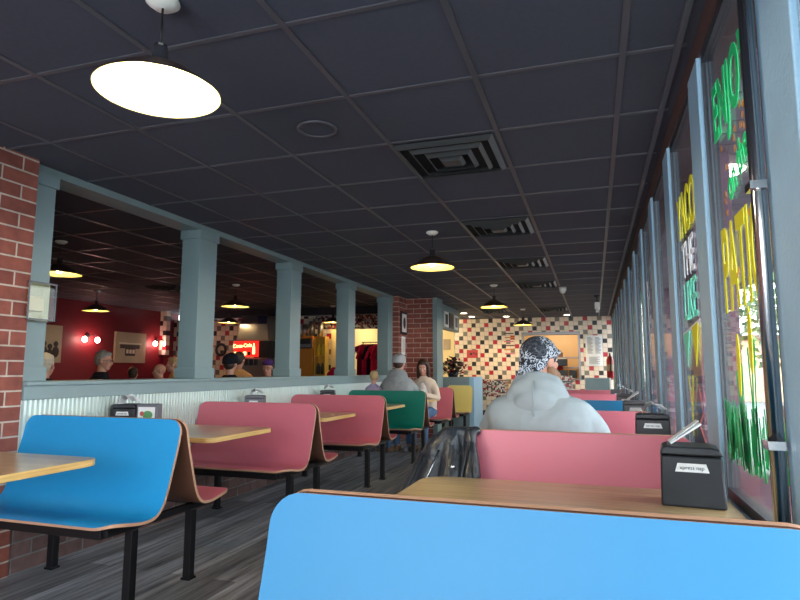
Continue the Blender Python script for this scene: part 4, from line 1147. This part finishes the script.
for q in range(5):
    tag(MB().box(-.09, .09, -.01, .01, -.13, .13).build('wall_print', [M_photo, M_white, M_photod, M_white, M_photo][q], loc=(-4.75+q*.3, Y1-.045, 1.85-.08*(q % 2))), '%s small print on the cream shop wall' % ['leftmost', 'second', 'middle', 'fourth', 'rightmost'][q], 'print', 'prints on the shop wall')

# brick corner pictures
f = empty('framed_picture', (-3.198, 9.93, 2.02), 0, 'black framed photograph hanging on the brick corner wall', 'picture')
MB().box(0, .02, -.17, .17, -.20, .20).build('frame', M_blackmetal, f); mt_ = MB().box(.0205, .022, -.13, .13, -.16, .16).build('mount', M_white, f)
MB().ell((.023, 0, 0), (.002, .07, .10)).build('printed_image', M_photod, mt_)
f = tag(MB().box(0, .006, -.10, .10, -.16, .16).build('paper_notice', M_paper, loc=(-3.198, 9.93, 1.62)), 'white paper notice below the black framed photograph', 'notice')
MB().box(.0062, .007, -.07, .07, -.12, .12).build('printed_text', mat('faint_print', rgb(206, 202, 196), .7), f)
for q in range(4):
    f = empty('wall_picture', (-2.749, 10.85+q*.44, 2.19), 0, '%s of the four pictures on the header by the brick pier' % ['nearest', 'second', 'third', 'farthest'][q], 'picture', 'pictures on the header')
    MB().box(0, .015, -.17, .17, -.15, .15).build('frame', [M_greypl, M_white, M_dark, M_white][q], f)
    MB().box(.0155, .017, -.11, .11, -.10, .10).build('printed_image', [M_photo, M_ink, M_brown_trim, M_greypl][q], f)
# half wall / planter in front of the shop window, with dark foliage and red flowers
o = tag(MB().box(-2.75, -2.24, 11.0, 11.9, 0, 1.06).build('low_partition', M_grey, bevel=.005), 'grey low partition behind the yellow bench', 'partition')
MB().box(-2.235, -2.15, 11.0, 11.9, 0, 1.06).build('end_post', M_mull, o)
pl = empty('potted_plant', (-2.62, 11.3, 1.061), 0, 'dark leafy plant with red flowers on the grey low partition', 'plant')
MB().lathe([(0, 0), (.09, 0), (.12, .10), (.11, .10), (.09, .02), (0, .02)], seg=20).build('pot', M_blackpl, pl)
lf = MB(); fl = MB()
for q in range(330):
    a = random.random()*6.28; rr = random.uniform(.02, .32); h = random.uniform(.06, .42-rr*.5)
    p = V(math.cos(a)*rr*1.0, math.sin(a)*rr, h); dd = V(math.cos(a), math.sin(a), random.uniform(-.3, .8)).normalized(); sd = dd.cross(V(0, 0, 1)).normalized()*.03
    lf.add([p-dd*.06, p+sd, p+dd*.07, p-sd], [(0, 1, 2, 3)])
    if q % 13 == 0: fl.ell(p+V(0, -.03, .02), .022, seg=8, ring=5)
lf.build('foliage', mat('dark_leaf', rgb(38, 34, 34), .5), pl); fl.build('flowers', mat('red_petals', rgb(150, 40, 52), .6), pl)

# order counter with mosaic front, in two stretches
o = tag(MB().box(-2.62, -1.85, 13.0, 13.5, 0, .62, 1).box(-2.62, -1.85, 13.0, 13.5, .62, .98, 0).build('order_counter', [M_mosaicX, M_checkX]), 'left stretch of counter with mosaic band over checker tile', 'counter')
o = tag(MB().box(-1.60, -.46, 13.0, 13.6, 0, .94, 0).build('order_counter', [M_mosaicX]), 'right stretch of mosaic counter below the kitchen pass', 'counter')
MB().box(-1.62, -.44, 12.96, 13.62, .941, .965).build('countertop', M_dark, o); MB().box(-1.60, -.46, 13.2, 13.6, .966, 1.075).build('upper_ledge', M_mosaicX, o)
o = tag(MB().box(-.15, .24, 10.6, 11.2, 0, 1.06).build('low_partition', M_grey, bevel=.004), 'blue grey low partition at the far end of window booths', 'partition')
MB().box(.245, .27, 10.6, 11.2, 0, 1.06).build('end_post', M_white, o)
# things in the kitchen pass
for (xa, xb, za, zb, m_, lb) in ((-1.0, -.62, 1.30, 1.48, M_blackpl, 'black oven front seen through the kitchen pass'), (-1.3, -.62, 1.01, 1.20, M_blackpl, 'low black warmer on the pass shelf'), (-.58, -.40, 1.01, 1.20, M_blackpl, 'small black appliance at right end of the pass')):
    tag(MB().box(xa, xb, Y1+.3, Y1+.6, za, zb).build('kitchen_appliance', m_, bevel=.01), lb, 'appliance')
o = tag(MB().box(-1.6, -.36, Y1+.16, Y1+.9, .9, 1.0).build('kitchen_counter', M_steel), 'steel kitchen counter behind the pass opening', 'counter')
o = tag(MB().box(-1.2, -.35, Y1+1.9, Y1+2.2, 1.52, 1.56).build('kitchen_shelf', M_steel), 'steel shelf on the wall inside the kitchen', 'shelf')
tag(MB().box(-.95, -.80, Y1+1.95, Y1+2.15, 1.562, 1.68).build('storage_box', M_brown_trim), 'brown box on the kitchen shelf', 'box')
tag(MB().box(-1.2, -.35, Y1+1.9, Y1+2.2, 1.25, 1.29).build('kitchen_shelf', M_steel), 'lower steel shelf on the kitchen wall', 'shelf')
# far wall signs
f = tag(MB().box(-.14, .14, -.012, 0, -.10, .10).build('wall_sign', mat('red_sign', rgb(186, 60, 66), .5), loc=(-2.90, Y1-.002, 1.60)), 'red rectangular sign on the checker tile wall', 'sign')
MB().box(-.06, .0, -.016, -.0125, -.03, .03).box(.02, .06, -.016, -.0125, 0, .04).box(.08, .11, -.016, -.0125, -.03, .02).build('sign_print', M_photod, f)
f = tag(MB().box(-.19, .19, -.01, 0, -.36, .36).build('menu_poster', M_paper, loc=(.02, Y1-.002, 1.66)), 'tall white printed notice on the tile wall right of kitchen pass', 'notice')
k = MB()
for cx in (-.09, .09):
    for q in range(14): k.box(cx-.06, cx+.06-.03*(q % 3 == 0), -.013, -.0105, .30-q*.028, .312-q*.028)
for q in range(7): k.box(-.12, .12-.05*(q % 2), -.013, -.0105, -.16-q*.026, -.15-q*.026)
k.build('printed_text', M_greypl, f)
for q in range(6):
    tag(MB().box(-.12, .12, -.012, 0, -.015, .015).build('menu_strip', [M_brown_trim, M_or, LAM['red'], M_brown_trim, M_or, LAM['red']][q], loc=(-1.98+.02*(q % 2), Y1-.002, 2.10-q*.10)), '%s short coloured menu strip on the tile wall behind the bandana' % ['topmost', 'second', 'third', 'fourth', 'fifth', 'lowest'][q], 'sign', 'menu strips')
ex = empty('fire_extinguisher', (.33, 13.4, 1.02), 0, 'red fire extinguisher on the wall in the far right corner', 'fire extinguisher')
MB().lathe([(0, 0), (.062, 0), (.07, .015), (.07, .40), (.05, .46), (.02, .48), (0, .48)], seg=24).build('cylinder', mat('extinguisher_red', rgb(170, 26, 34), .3), ex)
MB().lathe([(.0705, .16), (.0705, .30)], seg=24).build('label_band', M_photo, ex); MB().box(-.012, .012, -.09, .05, .49, .50).box(-.012, .012, -.10, .03, .53, .54).lathe([(0, .47), (.02, .47), (.02, .54), (0, .54)], seg=12).build('valve_handle', M_blackpl, ex)
MB().tube([(0, -.02, .51), (.03, -.10, .45), (.02, -.11, .30), (.0, -.09, .14)], .010, 8).build('hose', M_blackpl, ex); MB().box(.0, .085, -.02, .02, .2, .23).build('wall_bracket', M_steel, ex)
# exit thermostat cover on the first column
tc = empty('thermostat_cover', (-3.286, 2.73, 1.60), 0, 'clear plastic box over a thermostat on the first column', 'thermostat cover')
M_clear = glass_mat('clear_plastic', (.88, .89, .84, 1))
MB().box(.0, .006, -.10, .10, -.12, .12).build('back_plate', mat('ivory_plastic', rgb(196, 196, 168), .5), tc)
MB().box(.007, .035, -.06, .04, -.06, .03).build('thermostat', mat('ivory_plastic_light', rgb(214, 206, 176), .5), tc, bevel=.004)
MB().box(.007, .065, -.10, .10, -.12, .12).build('clear_cover', M_clear, tc, bevel=.004)
MB().box(.066, .068, -.098, -.088, -.118, .118).box(.066, .068, .088, .098, -.118, .118).box(.066, .068, -.085, .085, .108, .118).box(.066, .068, -.085, .085, -.118, -.108).build('cover_rim', M_greypl, tc)
